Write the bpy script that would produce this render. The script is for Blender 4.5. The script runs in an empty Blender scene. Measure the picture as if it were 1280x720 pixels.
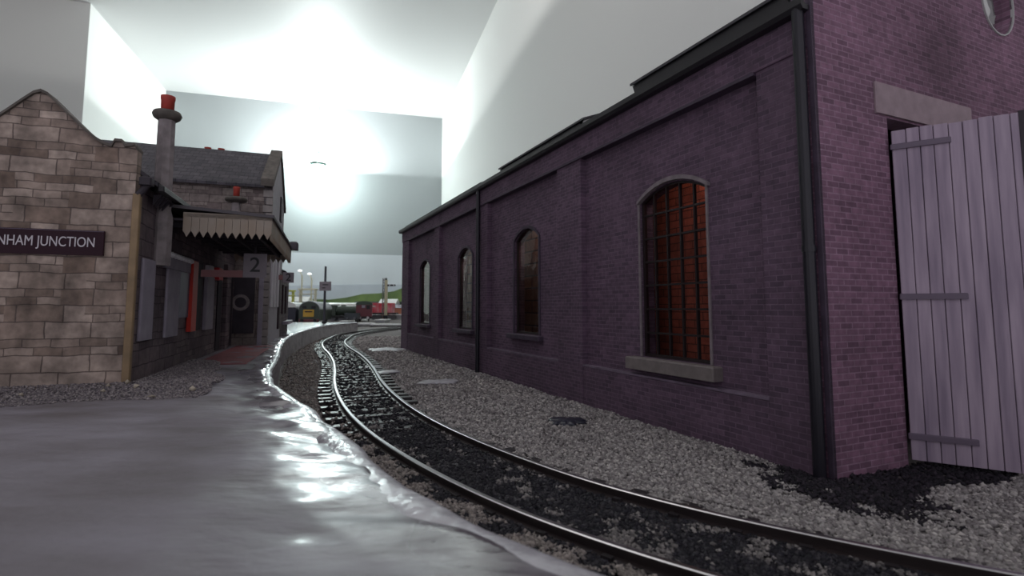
import bpy, bmesh, random
import numpy as np
from math import *
from mathutils import Vector, noise, Matrix

SC = bpy.context.scene
COL = SC.collection
random.seed(7)
RNG = np.random.default_rng(11)

# ------------------------------------------------------------------ camera
CAM_H = 2.16
cd = bpy.data.cameras.new('camera')
cam = bpy.data.objects.new('camera', cd)
COL.objects.link(cam)
cam.location = (0, 0, CAM_H)
cam.rotation_euler = (radians(95), 0, 0)
cd.sensor_width = 36
cd.lens = 36 * 664 / 1280
cd.shift_y = -33 / 1280
cd.clip_start = 0.05
cd.clip_end = 2000
cd.dof.use_dof = True
cd.dof.focus_distance = 11
cd.dof.aperture_fstop = 0.9
SC.camera = cam

# ------------------------------------------------------------------ world, exposure
w = bpy.data.worlds.new('world')
SC.world = w
w.use_nodes = True
wb = w.node_tree.nodes['Background']
wb.inputs[0].default_value = (0.93, 0.90, 1.0, 1)
wb.inputs[1].default_value = 0.66
SC.view_settings.view_transform = 'Standard'
SC.view_settings.look = 'None'
SC.view_settings.exposure = 0
SC.view_settings.gamma = 1
SC.view_settings.use_curve_mapping = False

ROOM_A = radians(16.5)
def R(l, a, z=0.0):
    """room coordinates: lateral (right), along (away), height -> world"""
    return Vector((l * cos(ROOM_A) - a * sin(ROOM_A), l * sin(ROOM_A) + a * cos(ROOM_A), z))

LAMP = R(-14.0, 205.0, 55.4)
def light(name, kind, loc, energy, color=(1, 1, 1), **k):
    d = bpy.data.lights.new(name, kind)
    d.energy = energy
    d.color = color
    for a, b in k.items(): setattr(d, a, b)
    o = bpy.data.objects.new(name, d)
    o.location = loc
    COL.objects.link(o)
    return o
up = light('ceiling_lamp_uplight', 'SPOT', LAMP + Vector((0, 0, 0.2)), 190000, (0.93, 1.0, 0.99),
           spot_size=radians(180), spot_blend=0.04, shadow_soft_size=1.2)
up.rotation_euler = (pi, 0, 0)
up2 = light('added_uplight_fill', 'SPOT', R(-12, 52, 58), 60000, (1.0, 0.985, 0.96), spot_size=radians(180), spot_blend=0.05, shadow_soft_size=3)  # unseen uplight added as fill for the ceiling and walls
up2.rotation_euler = (pi, 0, 0)

# ------------------------------------------------------------------ materials
def C(r, g, b):
    f = lambda v: (v / 255 / 12.92) if v <= 10.3 else ((v / 255 + 0.055) / 1.055) ** 2.4
    return (f(r), f(g), f(b), 1)

def mat(name, col, rough=0.6, metal=0.0, spec=0.5, noise_amt=0.0, nscale=3.0, bump=0.0, bscale=None,
        emit=None, estr=0.0, col2=None):
    m = bpy.data.materials.new(name)
    m.use_nodes = True
    nt = m.node_tree; N = nt.nodes; L = nt.links
    p = N['Principled BSDF']
    p.inputs['Base Color'].default_value = col
    p.inputs['Roughness'].default_value = rough
    p.inputs['Metallic'].default_value = metal
    p.inputs['Specular IOR Level'].default_value = spec
    tc = N.new('ShaderNodeTexCoord')
    if noise_amt > 0 or col2:
        n = N.new('ShaderNodeTexNoise'); n.inputs['Scale'].default_value = nscale
        n.inputs['Detail'].default_value = 6
        L.new(tc.outputs['Object'], n.inputs['Vector'])
        r = N.new('ShaderNodeValToRGB')
        r.color_ramp.elements[0].position = 0.35; r.color_ramp.elements[1].position = 0.68
        c2 = col2 or tuple(min(1, c * (1 + noise_amt)) for c in col[:3]) + (1,)
        c1 = col if col2 else tuple(c * (1 - noise_amt) for c in col[:3]) + (1,)
        r.color_ramp.elements[0].color = c1; r.color_ramp.elements[1].color = c2
        L.new(n.outputs['Fac'], r.inputs[0]); L.new(r.outputs[0], p.inputs['Base Color'])
    if bump > 0:
        n = N.new('ShaderNodeTexNoise'); n.inputs['Scale'].default_value = bscale or nscale * 4
        n.inputs['Detail'].default_value = 5
        L.new(tc.outputs['Object'], n.inputs['Vector'])
        b = N.new('ShaderNodeBump'); b.inputs['Strength'].default_value = bump
        b.inputs['Distance'].default_value = 0.05
        L.new(n.outputs['Fac'], b.inputs['Height']); L.new(b.outputs[0], p.inputs['Normal'])
    if emit:
        p.inputs['Emission Color'].default_value = emit
        p.inputs['Emission Strength'].default_value = estr
    return m

def masonry(name, axis, c1, c2, mortar, bw, rh, ms, distort=0.0, patch=0.35, rough=0.75, bump=0.5,
            patch_scale=0.8, soot=None, multi=False):
    """procedural brick / stone coursing; axis 0: wall runs along local x, 1: along local y"""
    m = bpy.data.materials.new(name); m.use_nodes = True
    nt = m.node_tree; N = nt.nodes; L = nt.links
    p = N['Principled BSDF']; p.inputs['Roughness'].default_value = rough
    p.inputs['Specular IOR Level'].default_value = 0.35
    tc = N.new('ShaderNodeTexCoord')
    s = N.new('ShaderNodeSeparateXYZ'); L.new(tc.outputs['Object'], s.inputs[0])
    cb = N.new('ShaderNodeCombineXYZ')
    L.new(s.outputs[axis], cb.inputs[0]); L.new(s.outputs[2], cb.inputs[1])
    vec = cb.outputs[0]
    if distort:
        dn = N.new('ShaderNodeTexNoise'); dn.inputs['Scale'].default_value = 2.2; dn.inputs['Detail'].default_value = 3
        L.new(tc.outputs['Object'], dn.inputs['Vector'])
        sub = N.new('ShaderNodeVectorMath'); sub.operation = 'SUBTRACT'; sub.inputs[1].default_value = (.5, .5, .5)
        L.new(dn.outputs['Color'], sub.inputs[0])
        sc = N.new('ShaderNodeVectorMath'); sc.operation = 'SCALE'; sc.inputs['Scale'].default_value = distort
        L.new(sub.outputs[0], sc.inputs[0])
        ad = N.new('ShaderNodeVectorMath'); L.new(vec, ad.inputs[0]); L.new(sc.outputs[0], ad.inputs[1])
        vec = ad.outputs[0]
    b = N.new('ShaderNodeTexBrick')
    b.inputs['Scale'].default_value = 1
    b.inputs['Brick Width'].default_value = bw; b.inputs['Row Height'].default_value = rh
    b.inputs['Mortar Size'].default_value = ms; b.inputs['Mortar Smooth'].default_value = 0.4
    b.inputs['Color1'].default_value = c1; b.inputs['Color2'].default_value = c2
    b.inputs['Mortar'].default_value = mortar
    if distort:
        b.offset = 0.37; b.offset_frequency = 2
    L.new(vec, b.inputs['Vector'])
    bcol = b.outputs['Color']; bfac = b.outputs['Fac']
    if multi:      # some stones are split into smaller ones, as in random coursed masonry
        b2 = N.new('ShaderNodeTexBrick'); b2.inputs['Scale'].default_value = 1
        b2.inputs['Brick Width'].default_value = bw * .62; b2.inputs['Row Height'].default_value = rh / 2
        b2.inputs['Mortar Size'].default_value = ms * .8; b2.inputs['Mortar Smooth'].default_value = .4
        b2.inputs['Color1'].default_value = tuple(min(1, x * 1.12) for x in c1[:3]) + (1,); b2.inputs['Color2'].default_value = tuple(x * .8 for x in c2[:3]) + (1,)
        b2.inputs['Mortar'].default_value = mortar; b2.offset = .43
        L.new(vec, b2.inputs['Vector'])
        b3 = N.new('ShaderNodeTexBrick'); b3.inputs['Scale'].default_value = 1
        b3.inputs['Brick Width'].default_value = bw * 1.7; b3.inputs['Row Height'].default_value = rh
        b3.inputs['Mortar Size'].default_value = 0
        b3.inputs['Color1'].default_value = (0, 0, 0, 1); b3.inputs['Color2'].default_value = (1, 1, 1, 1); b3.offset = .31
        L.new(vec, b3.inputs['Vector'])
        gt = N.new('ShaderNodeMath'); gt.operation = 'GREATER_THAN'; gt.inputs[1].default_value = .52
        L.new(b3.outputs['Color'], gt.inputs[0])
        mc = N.new('ShaderNodeMix'); mc.data_type = 'RGBA'
        L.new(gt.outputs[0], mc.inputs['Factor']); L.new(b.outputs['Color'], mc.inputs['A']); L.new(b2.outputs['Color'], mc.inputs['B'])
        mf = N.new('ShaderNodeMix'); mf.data_type = 'FLOAT'
        L.new(gt.outputs[0], mf.inputs['Factor']); L.new(b.outputs['Fac'], mf.inputs['A']); L.new(b2.outputs['Fac'], mf.inputs['B'])
        bcol = [x for x in mc.outputs if x.type == 'RGBA'][0]; bfac = [x for x in mf.outputs if x.type == 'VALUE'][0]
        # Mix node sockets by type
        for l in list(nt.links):
            if l.to_node in (mc, mf): nt.links.remove(l)
        ty = {mc: 'RGBA', mf: 'VALUE'}
        for node, oa, ob in ((mc, b.outputs['Color'], b2.outputs['Color']), (mf, b.outputs['Fac'], b2.outputs['Fac'])):
            ins = [x for x in node.inputs if x.enabled]
            L.new(gt.outputs[0], ins[0]); L.new(oa, ins[-2]); L.new(ob, ins[-1])
    n = N.new('ShaderNodeTexNoise'); n.inputs['Scale'].default_value = patch_scale; n.inputs['Detail'].default_value = 7
    L.new(tc.outputs['Object'], n.inputs['Vector'])
    mr = N.new('ShaderNodeMapRange'); mr.inputs[1].default_value = 0.3; mr.inputs[2].default_value = 0.7
    mr.inputs[3].default_value = 1 - patch; mr.inputs[4].default_value = 1 + patch * 0.7
    L.new(n.outputs['Fac'], mr.inputs[0])
    mx = N.new('ShaderNodeVectorMath'); mx.operation = 'SCALE'
    L.new(bcol, mx.inputs[0]); L.new(mr.outputs[0], mx.inputs['Scale'])
    out = mx.outputs[0]
    n2 = N.new('ShaderNodeTexNoise'); n2.inputs['Scale'].default_value = 9; n2.inputs['Detail'].default_value = 5
    L.new(tc.outputs['Object'], n2.inputs['Vector'])
    mr2 = N.new('ShaderNodeMapRange'); mr2.inputs[1].default_value = .3; mr2.inputs[2].default_value = .7
    mr2.inputs[3].default_value = 0.8; mr2.inputs[4].default_value = 1.2
    L.new(n2.outputs['Fac'], mr2.inputs[0])
    mx2 = N.new('ShaderNodeVectorMath'); mx2.operation = 'SCALE'
    L.new(out, mx2.inputs[0]); L.new(mr2.outputs[0], mx2.inputs['Scale']); out = mx2.outputs[0]
    if soot:   # a stain with a shape of its own: (x, y, z, radius) in object space
        vd = N.new('ShaderNodeVectorMath'); vd.operation = 'DISTANCE'; vd.inputs[1].default_value = soot[:3]
        L.new(tc.outputs['Object'], vd.inputs[0])
        m3 = N.new('ShaderNodeMapRange'); m3.inputs[1].default_value = 0.1; m3.inputs[2].default_value = soot[3]
        m3.inputs[3].default_value = 0.55; m3.inputs[4].default_value = 1
        L.new(vd.outputs['Value'], m3.inputs[0])
        mx3 = N.new('ShaderNodeVectorMath'); mx3.operation = 'SCALE'
        L.new(out, mx3.inputs[0]); L.new(m3.outputs[0], mx3.inputs['Scale']); out = mx3.outputs[0]
    L.new(out, p.inputs['Base Color'])
    bp = N.new('ShaderNodeBump'); bp.inputs['Strength'].default_value = bump; bp.inputs['Distance'].default_value = 0.015
    bp.invert = True
    L.new(bfac, bp.inputs['Height']); L.new(bp.outputs[0], p.inputs['Normal'])
    return m

def planks(name, axis, c1, c2, gap, width):
    m = masonry(name, axis, c1, c2, gap, 1, 1, 0.01)
    nt = m.node_tree
    for nd in nt.nodes:
        if nd.type == 'TEX_BRICK':
            nd.inputs['Brick Width'].default_value = 14; nd.inputs['Row Height'].default_value = width
            nd.inputs['Mortar Size'].default_value = 0.006
            cbn = [x for x in nt.nodes if x.type == 'COMBXYZ'][0]
            sep = [x for x in nt.nodes if x.type == 'SEPXYZ'][0]
            for l in list(nt.links):
                if l.to_node == cbn: nt.links.remove(l)
            nt.links.new(sep.outputs[2], cbn.inputs[0]); nt.links.new(sep.outputs[axis], cbn.inputs[1])
    return m

def vcol_mat(name, rough=0.8, spec=0.3):
    m = bpy.data.materials.new(name); m.use_nodes = True
    N = m.node_tree.nodes; L = m.node_tree.links
    a = N.new('ShaderNodeAttribute'); a.attribute_name = 'Col'
    p = N['Principled BSDF']; p.inputs['Roughness'].default_value = rough
    p.inputs['Specular IOR Level'].default_value = spec
    L.new(a.outputs['Color'], p.inputs['Base Color'])
    return m

def glass_mat(name, tint=(1, 1, 1, 1), rough=0.03, wave=0.3, ior=1.5):
    m = bpy.data.materials.new(name); m.use_nodes = True
    nt = m.node_tree; N = nt.nodes; L = nt.links
    N.remove(N['Principled BSDF'])
    t = N.new('ShaderNodeBsdfTransparent'); t.inputs[0].default_value = tint
    g = N.new('ShaderNodeBsdfGlossy'); g.inputs['Roughness'].default_value = rough
    f = N.new('ShaderNodeFresnel'); f.inputs[0].default_value = ior
    mx = N.new('ShaderNodeMixShader')
    n = N.new('ShaderNodeTexNoise'); n.inputs['Scale'].default_value = 1.3
    tc = N.new('ShaderNodeTexCoord'); L.new(tc.outputs['Object'], n.inputs['Vector'])
    b = N.new('ShaderNodeBump'); b.inputs['Strength'].default_value = wave; b.inputs['Distance'].default_value = 0.12
    L.new(n.outputs['Fac'], b.inputs['Height'])
    L.new(b.outputs[0], g.inputs['Normal'])
    L.new(f.outputs[0], mx.inputs[0]); L.new(t.outputs[0], mx.inputs[1]); L.new(g.outputs[0], mx.inputs[2])
    L.new(mx.outputs[0], N['Material Output'].inputs[0])
    return m

M = {}
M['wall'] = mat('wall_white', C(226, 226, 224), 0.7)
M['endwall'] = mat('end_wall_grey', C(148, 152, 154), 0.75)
M['ceiling'] = mat('ceiling_white', C(212, 212, 212), 0.55)
M['board'] = mat('backscene_sky', C(196, 200, 206), 0.7, noise_amt=0.05, nscale=0.05)
M['mist'] = mat('misty_hill', C(178, 183, 192), 0.8, noise_amt=0.06, nscale=0.1)
M['hill'] = mat('green_hill', C(62, 78, 56), 0.85, col2=C(112, 132, 76), nscale=0.09)
M['brickx'] = masonry('purple_brick_side', 0, C(104, 83, 101), C(82, 66, 82), C(111, 92, 109), 0.24, 0.082, 0.009, patch=0.22, bump=0.6)  # same brick as the end wall; its weaker light is painted darker
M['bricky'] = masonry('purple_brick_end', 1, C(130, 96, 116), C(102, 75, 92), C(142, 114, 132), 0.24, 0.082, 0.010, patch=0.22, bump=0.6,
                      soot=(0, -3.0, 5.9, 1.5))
M['brickdark'] = mat('moulded_brick', C(66, 54, 70), 0.6, noise_amt=0.25, nscale=4)
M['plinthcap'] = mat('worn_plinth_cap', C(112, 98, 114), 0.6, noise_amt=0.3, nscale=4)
M['render'] = mat('grey_surround', C(128, 118, 122), 0.7, noise_amt=0.2, nscale=6)
M['lintel'] = mat('stone_lintel', C(146, 128, 134), 0.7, noise_amt=0.12, nscale=5)
M['sill'] = mat('stone_sill', C(120, 112, 110), 0.7, noise_amt=0.12, nscale=8)
M['pipe'] = mat('dark_pipe', C(24, 22, 32), 0.4)
M['gutter'] = mat('black_gutter', C(36, 34, 38), 0.4)
M['roofing'] = mat('roof_card', C(64, 62, 66), 0.6, noise_amt=0.12, nscale=3)
M['pale'] = mat('pale_plastic', C(170, 170, 168), 0.35)
M['doorwood'] = planks('door_planks', 0, C(176, 164, 184), C(156, 144, 166), C(70, 58, 76), 0.155)
M['strap'] = mat('hinge_iron', C(104, 92, 108), 0.5)
M['darkwood'] = mat('dark_frame', C(44, 36, 44), 0.6)
M['glaze'] = mat('glazing_bar', C(34, 24, 26), 0.5)
M['glass'] = glass_mat('window_glass')
M['glassw'] = glass_mat('window_glass_wavy', wave=0.14, ior=1.75)
M['glassn'] = glass_mat('window_glass_thin', wave=0.2, ior=1.12)
M['redbrick'] = masonry('interior_red_brick', 0, C(168, 86, 68), C(140, 72, 58), C(90, 48, 42), 0.45, 0.16, 0.012, patch=0.3)
M['brown'] = masonry('painted_reflection_brown', 0, C(150, 110, 88), C(120, 84, 66), C(60, 44, 40), 0.9, 0.4, 0.03, patch=0.3)  # brown courses painted as the station's reflection in the further panes
M['inner'] = mat('inside_dark', C(40, 34, 38), 0.9)
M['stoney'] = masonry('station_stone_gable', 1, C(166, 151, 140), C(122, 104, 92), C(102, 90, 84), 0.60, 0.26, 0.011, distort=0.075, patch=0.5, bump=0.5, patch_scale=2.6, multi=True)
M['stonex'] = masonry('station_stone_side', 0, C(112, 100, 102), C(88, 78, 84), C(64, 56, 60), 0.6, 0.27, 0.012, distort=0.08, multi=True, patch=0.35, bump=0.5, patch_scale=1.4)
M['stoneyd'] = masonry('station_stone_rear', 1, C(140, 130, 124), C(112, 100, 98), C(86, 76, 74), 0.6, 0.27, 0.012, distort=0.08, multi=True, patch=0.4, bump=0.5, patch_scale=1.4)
M['slate'] = masonry('roof_slate', 1, C(84, 80, 86), C(66, 64, 70), C(46, 44, 48), 0.3, 0.18, 0.012, patch=0.25)
M['coping'] = mat('coping_stone', C(96, 90, 84), 0.8, noise_amt=0.25, nscale=5)
M['chimney'] = mat('chimney_stone', C(136, 128, 128), 0.75, noise_amt=0.25, nscale=5)
M['pot'] = mat('terracotta_pot', C(170, 60, 48), 0.6, noise_amt=0.15, nscale=8)
M['ochre'] = mat('ochre_pipe', C(140, 118, 88), 0.6, noise_amt=0.2, nscale=3)
M['valance'] = mat('canopy_cream', C(158, 148, 136), 0.65, col2=C(146, 126, 104), nscale=1.2)
M['canopyund'] = mat('canopy_underside', C(52, 46, 54), 0.7, noise_amt=0.2)
M['leadroof'] = mat('lead_roof', C(84, 80, 84), 0.6)
M['poster'] = mat('faded_poster', C(150, 144, 156), 0.6, noise_amt=0.12, nscale=3)
M['bluepanel'] = mat('blue_grey_panel', C(98, 98, 120), 0.4, noise_amt=0.2, nscale=2)
M['red'] = mat('red_paint', C(196, 44, 28), 0.45)
M['redbox'] = mat('bright_red', C(214, 36, 46), 0.45)
M['dullred'] = mat('dull_pink_rail', C(150, 104, 104), 0.6)
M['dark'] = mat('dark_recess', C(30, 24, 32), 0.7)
M['white'] = mat('white_paint', C(220, 220, 220), 0.4)
M['offwhite'] = mat('off_white_paint', C(205, 200, 205), 0.55)
M['signpanel'] = mat('sign_grey', C(138, 130, 136), 0.5)
M['signback'] = mat('sign_maroon', C(46, 20, 32), 0.6, spec=.25)
M['black'] = mat('black_paint', C(26, 26, 30), 0.5)
M['railtop'] = mat('polished_rail', C(190, 188, 190), 0.28, metal=1.0)
M['railside'] = mat('rusty_rail', C(46, 38, 38), 0.45)
M['sleeper'] = mat('plastic_sleeper', C(40, 36, 38), 0.4, noise_amt=0.2)
M['cinder'] = mat('black_cinder', C(34, 32, 40), 0.55, col2=C(84, 80, 84), nscale=3, bump=0.8, bscale=14)
M['chip'] = vcol_mat('stone_chips')
M['glue'] = mat('dried_glue', C(172, 170, 176), 0.4, noise_amt=0.1)
M['redpave'] = mat('red_paving', C(132, 74, 80), 0.7, noise_amt=0.2, nscale=3)

# ------------------------------------------------------------------ mesh helpers
class MB:
    def __init__(s): s.v = []; s.f = []; s.m = []
    def add(s, vs, fs, mi=0):
        o = len(s.v); s.v += [tuple(v) for v in vs]
        for f in fs: s.f.append([i + o for i in f]); s.m.append(mi)
        return s
    def box(s, x0, x1, y0, y1, z0, z1, mi=0, ch=0.0):
        if ch > 0:   # chamfered vertical + top edges
            poly = [(x0 + ch, y0), (x1 - ch, y0), (x1, y0 + ch), (x1, y1 - ch), (x1 - ch, y1), (x0 + ch, y1), (x0, y1 - ch), (x0, y0 + ch)]
            cx, cy = (x0 + x1) / 2, (y0 + y1) / 2
            ins = [(cx + (a - cx) * (1 - 2 * ch / (x1 - x0)), cy + (b - cy) * (1 - 2 * ch / (y1 - y0))) for a, b in poly]
            vs = [(a, b, z0) for a, b in poly] + [(a, b, z1 - ch) for a, b in poly] + [(a, b, z1) for a, b in ins]
            fs = [[i for i in range(7, -1, -1)], [16 + i for i in range(8)]]
            for k in (0, 8):
                fs += [[k + i, k + (i + 1) % 8, k + 8 + (i + 1) % 8, k + 8 + i] for i in range(8)]
            return s.add(vs, fs, mi)
        return s.add([(x0, y0, z0), (x1, y0, z0), (x1, y1, z0), (x0, y1, z0), (x0, y0, z1), (x1, y0, z1), (x1, y1, z1), (x0, y1, z1)],
                     [(0, 3, 2, 1), (4, 5, 6, 7), (0, 1, 5, 4), (1, 2, 6, 5), (2, 3, 7, 6), (3, 0, 4, 7)], mi)
    def prism(s, pts, off, mi=0):
        """pts: 3-d polygon, extruded by vector off"""
        n = len(pts); off = Vector(off)
        vs = [Vector(p) for p in pts]; vs += [p + off for p in vs]
        return s.add(vs, [list(range(n))[::-1], [n + i for i in range(n)]] + [[i, (i + 1) % n, n + (i + 1) % n, n + i] for i in range(n)], mi)
    def cyl(s, p0, p1, r0, r1=None, n=16, mi=0, caps=True):
        p0 = Vector(p0); p1 = Vector(p1); r1 = r0 if r1 is None else r1
        d = (p1 - p0).normalized(); a = d.orthogonal().normalized(); b = d.cross(a)
        vs = []
        for p, r in ((p0, r0), (p1, r1)):
            vs += [p + a * cos(2 * pi * i / n) * r + b * sin(2 * pi * i / n) * r for i in range(n)]
        fs = [[i, (i + 1) % n, n + (i + 1) % n, n + i] for i in range(n)]
        if caps: fs += [list(range(n))[::-1], [n + i for i in range(n)]]
        return s.add(vs, fs, mi)
    def lathe(s, prof, c=(0, 0, 0), n=20, mi=0):
        c = Vector(c); vs = []; fs = []
        for r, z in prof: vs += [c + Vector((r * cos(2 * pi * i / n), r * sin(2 * pi * i / n), z)) for i in range(n)]
        for k in range(len(prof) - 1):
            fs += [[k * n + i, k * n + (i + 1) % n, (k + 1) * n + (i + 1) % n, (k + 1) * n + i] for i in range(n)]
        fs += [list(range(n))[::-1], [(len(prof) - 1) * n + i for i in range(n)]]
        return s.add(vs, fs, mi)
    def build(s, name, mats, parent=None, smooth=False, bevel=0.0):
        me = bpy.data.meshes.new(name); me.from_pydata(s.v, [], s.f)
        if not isinstance(mats, (list, tuple)): mats = [mats]
        for m in mats: me.materials.append(m)
        me.polygons.foreach_set('material_index', s.m)
        bm = bmesh.new(); bm.from_mesh(me)
        bmesh.ops.recalc_face_normals(bm, faces=bm.faces)
        bm.to_mesh(me); bm.free()
        if smooth:
            me.polygons.foreach_set('use_smooth', [True] * len(me.polygons))
        o = bpy.data.objects.new(name, me); COL.objects.link(o)
        if parent: o.parent = parent
        if bevel:
            b = o.modifiers.new('bevel', 'BEVEL'); b.width = bevel; b.segments = 2; b.limit_method = 'ANGLE'
        return o

def tag(o, label=None, cat=None, group=None, kind=None):
    if label: o['label'] = label
    if cat: o['category'] = cat
    if group: o['group'] = group
    if kind: o['kind'] = kind
    return o
def thing(name, label, cat, loc=(0, 0, 0), rz=0.0, group=None):
    o = bpy.data.objects.new(name, None); COL.objects.link(o)
    o.location = loc; o.rotation_euler = (0, 0, rz); o.empty_display_size = 0.2
    return tag(o, label, cat, group)
def text(name, body, size, loc, rot, m, parent, depth=0.006, sx=1.0, align='CENTER', bold=0.0):
    cu = bpy.data.curves.new(name, 'FONT'); cu.body = body; cu.size = size; cu.extrude = depth
    cu.align_x = align; cu.align_y = 'CENTER'; cu.offset = bold
    t = bpy.data.objects.new('tmp', cu); COL.objects.link(t)
    dg = bpy.context.evaluated_depsgraph_get(); dg.update()
    me = bpy.data.meshes.new_from_object(t.evaluated_get(dg)); me.name = name
    bpy.data.objects.remove(t)
    me.materials.clear(); me.materials.append(m)
    o = bpy.data.objects.new(name, me); COL.objects.link(o); o.parent = parent
    o.location = loc; o.rotation_euler = rot; o.scale = (sx, 1, 1)
    return o
def copy_tree(o, parent=None):
    c = o.copy(); COL.objects.link(c); c.parent = parent
    for ch in list(o.children): copy_tree(ch, c)
    return c
def at(px, py, Y):
    """world point at depth Y (metres along +y) seen towards a direction of the photograph"""
    u = (px - 640) / 664; v = (327 - py) / 664; P = radians(5)
    dy = cos(P) - v * sin(P); t = Y / dy
    return Vector((u * t, Y, CAM_H + (sin(P) + v * cos(P)) * t))

# ------------------------------------------------------------------ the room
HZ = 82.16; RL = 33.9; LL = -68.5; FAR = 218.2; JOG = 159.5; LN = -125; NEAR = -60
def room_slab(name, corners, z0, z1, m, kind='structure'):
    mb = MB(); mb.prism([R(l, a, z0) for l, a in corners], (0, 0, z1 - z0))
    o = mb.build(name, m); tag(o, kind=kind); return o
room_slab('ceiling', [(LN - 2, NEAR), (RL + 2, NEAR), (RL + 2, FAR + 2), (LN - 2, FAR + 2)], HZ, HZ + 1.5, M['ceiling'])
room_slab('wall_right', [(RL, NEAR), (RL + 1.5, NEAR), (RL + 1.5, FAR), (RL, FAR)], -3, HZ, M['wall'])
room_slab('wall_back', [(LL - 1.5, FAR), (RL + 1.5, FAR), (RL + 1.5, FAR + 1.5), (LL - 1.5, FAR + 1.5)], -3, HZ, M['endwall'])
room_slab('wall_left', [(LL, JOG), (LL, FAR), (LL - 1.5, FAR), (LL - 1.5, JOG)], -3, HZ, M['wall'])
room_slab('wall_left_return', [(LN, JOG), (LL - 1.5, JOG), (LL - 1.5, JOG + 1.5), (LN, JOG + 1.5)], -3, HZ, M['wall'])
room_slab('wall_left_near', [(LN, NEAR), (LN, JOG + 1.5), (LN - 1.5, JOG + 1.5), (LN - 1.5, NEAR)], -3, HZ, M['wall'])

# pendant lamp
lt = thing('ceiling_lamp', 'glowing uplighter lamp with small greenish bracket hanging in front of the bright end wall', 'lamp', LAMP)
MB().lathe([(0.3, -0.7), (2.0, -0.5), (2.9, 0.0), (3.1, 0.0), (2.2, -0.9), (1.0, -1.4), (0.4, -1.5)], n=28).build('shade_bowl', mat('bowl_metal', C(120, 150, 140), 0.4), lt, smooth=True)
MB().lathe([(0.3, -4.2), (0.9, -3.7), (1.4, -3.0), (1.4, -2.3), (1.0, -1.7), (0.5, -1.4)], n=24).build(
    'bulb', mat('bulb_glow', C(255, 255, 255), 0.4, emit=(0.85, 1, 0.97, 1), estr=720), lt, smooth=True)
mb = MB(); mb.cyl((0, 0, 0), (0, 0, 4.0), 0.35, n=12)
mb.box(-2.6, 0.6, -0.35, 0.35, 4.0, 4.6); mb.box(-0.2, 2.6, -0.35, 0.35, 3.2, 3.7)
mb.build('bracket', mat('bracket_green', C(96, 120, 110), 0.5), lt)
MB().cyl((0, 0, 4.6), (0, 0, HZ - LAMP.z), 0.12, n=8).build('cord', M['white'], lt)

# backscene board at the far wall (a flat printed board in the real room)
bs = thing('backscene_board', 'long painted backscene of grey sky and green hills along the end wall', 'backscene', R(-17, FAR - 3, 0), ROOM_A)
MB().box(-51, 50.4, 0.4, 1.2, -2, 23.2).build('sky_panel', M['board'], bs)
def hill(name, pts, y0, y1, m):
    mb = MB(); poly = [(x, y0, z) for x, z in pts] + [(pts[-1][0], y0, -2), (pts[0][0], y0, -2)]
    mb.prism(poly, (0, y1 - y0, 0)); return mb.build(name, m, bs)
hill('misty_hill', [(-51, 9), (-30, 9.4), (-12, 10.2), (0, 10.8), (20, 11.4), (35, 11.5), (50.4, 11.6)], 0.2, 0.4, M['mist'])
hill('green_hill', [(-51, 2.6), (-12, 3.4), (-6, 6.0), (0, 5.6), (8, 5.4), (14, 6.2), (20, 7.6), (26, 7.9), (32, 8.8), (36, 10.4), (42, 10.4), (50.4, 11)], 0.0, 0.2, M['hill'])

# ------------------------------------------------------------------ track geometry
CL = [(4.6, 3.1), (3.35, 3.75), (2.30, 4.40), (1.45, 5.02), (0.60, 5.80), (-0.10, 6.62), (-0.95, 7.80), (-1.75, 9.10), (-2.62, 10.8),
      (-3.55, 13.0), (-4.35, 15.2), (-5.20, 17.8), (-6.3, 20.9), (-7.6, 24.2), (-9.2, 28.0), (-10.7, 32.2), (-11.7, 36.2), (-12.7, 41.0),
      (-13.0, 46.0), (-12.6, 52.0), (-11.2, 58.0), (-8.5, 64.0), (-4.5, 70)]
def catmull(P, step=0.2):
    P = [Vector((p[0], p[1])) for p in P]; out = []
    for i in range(len(P) - 1):
        a = P[max(i - 1, 0)]; b = P[i]; c = P[i + 1]; d = P[min(i + 2, len(P) - 1)]
        n = max(2, int((c - b).length / step))
        for k in range(n):
            t = k / n
            out.append(0.5 * ((2 * b) + (c - a) * t + (2 * a - 5 * b + 4 * c - d) * t * t + (3 * b - 3 * c + d - a) * t ** 3))
    out.append(P[-1])
    for _ in range(6):   # relax
        out = [out[0]] + [(out[i - 1] + out[i] * 2 + out[i + 1]) / 4 for i in range(1, len(out) - 1)] + [out[-1]]
    return out
CLP = catmull([(12, 0.6), (8.2, 1.6), (6.2, 2.4)] + CL)
def normals(P):
    N = []
    for i in range(len(P)):
        t = (P[min(i + 1, len(P) - 1)] - P[max(i - 1, 0)]).normalized()
        N.append(Vector((t.y, -t.x)))      # to the right when heading away
    return N
CLN = normals(CLP)
def sweep(P, N, prof, mi_f=None, closed=True):
    mb = MB(); n = len(prof); vs = []
    for p, q in zip(P, N):
        for o, z in prof: vs.append((p.x + q.x * o, p.y + q.y * o, z))
    fs = []; ms = []
    for i in range(len(P) - 1):
        for k in range(n if closed else n - 1):
            k2 = (k + 1) % n
            fs.append([i * n + k, i * n + k2, (i + 1) * n + k2, (i + 1) * n + k]); ms.append(mi_f(k) if mi_f else 0)
    if closed:
        fs += [list(range(n))[::-1], [(len(P) - 1) * n + k for k in range(n)]]; ms += [0, 0]
    mb.v = vs; mb.f = fs; mb.m = ms
    return mb
RP = [(-0.075, 0.045), (0.075, 0.045), (0.075, 0.06), (0.018, 0.075), (0.018, 0.125), (0.038, 0.132), (0.038, 0.158), (0.024, 0.166), (-0.024, 0.166), (-0.038, 0.158), (-0.038, 0.132), (-0.018, 0.125), (-0.018, 0.075), (-0.075, 0.06)]
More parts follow.
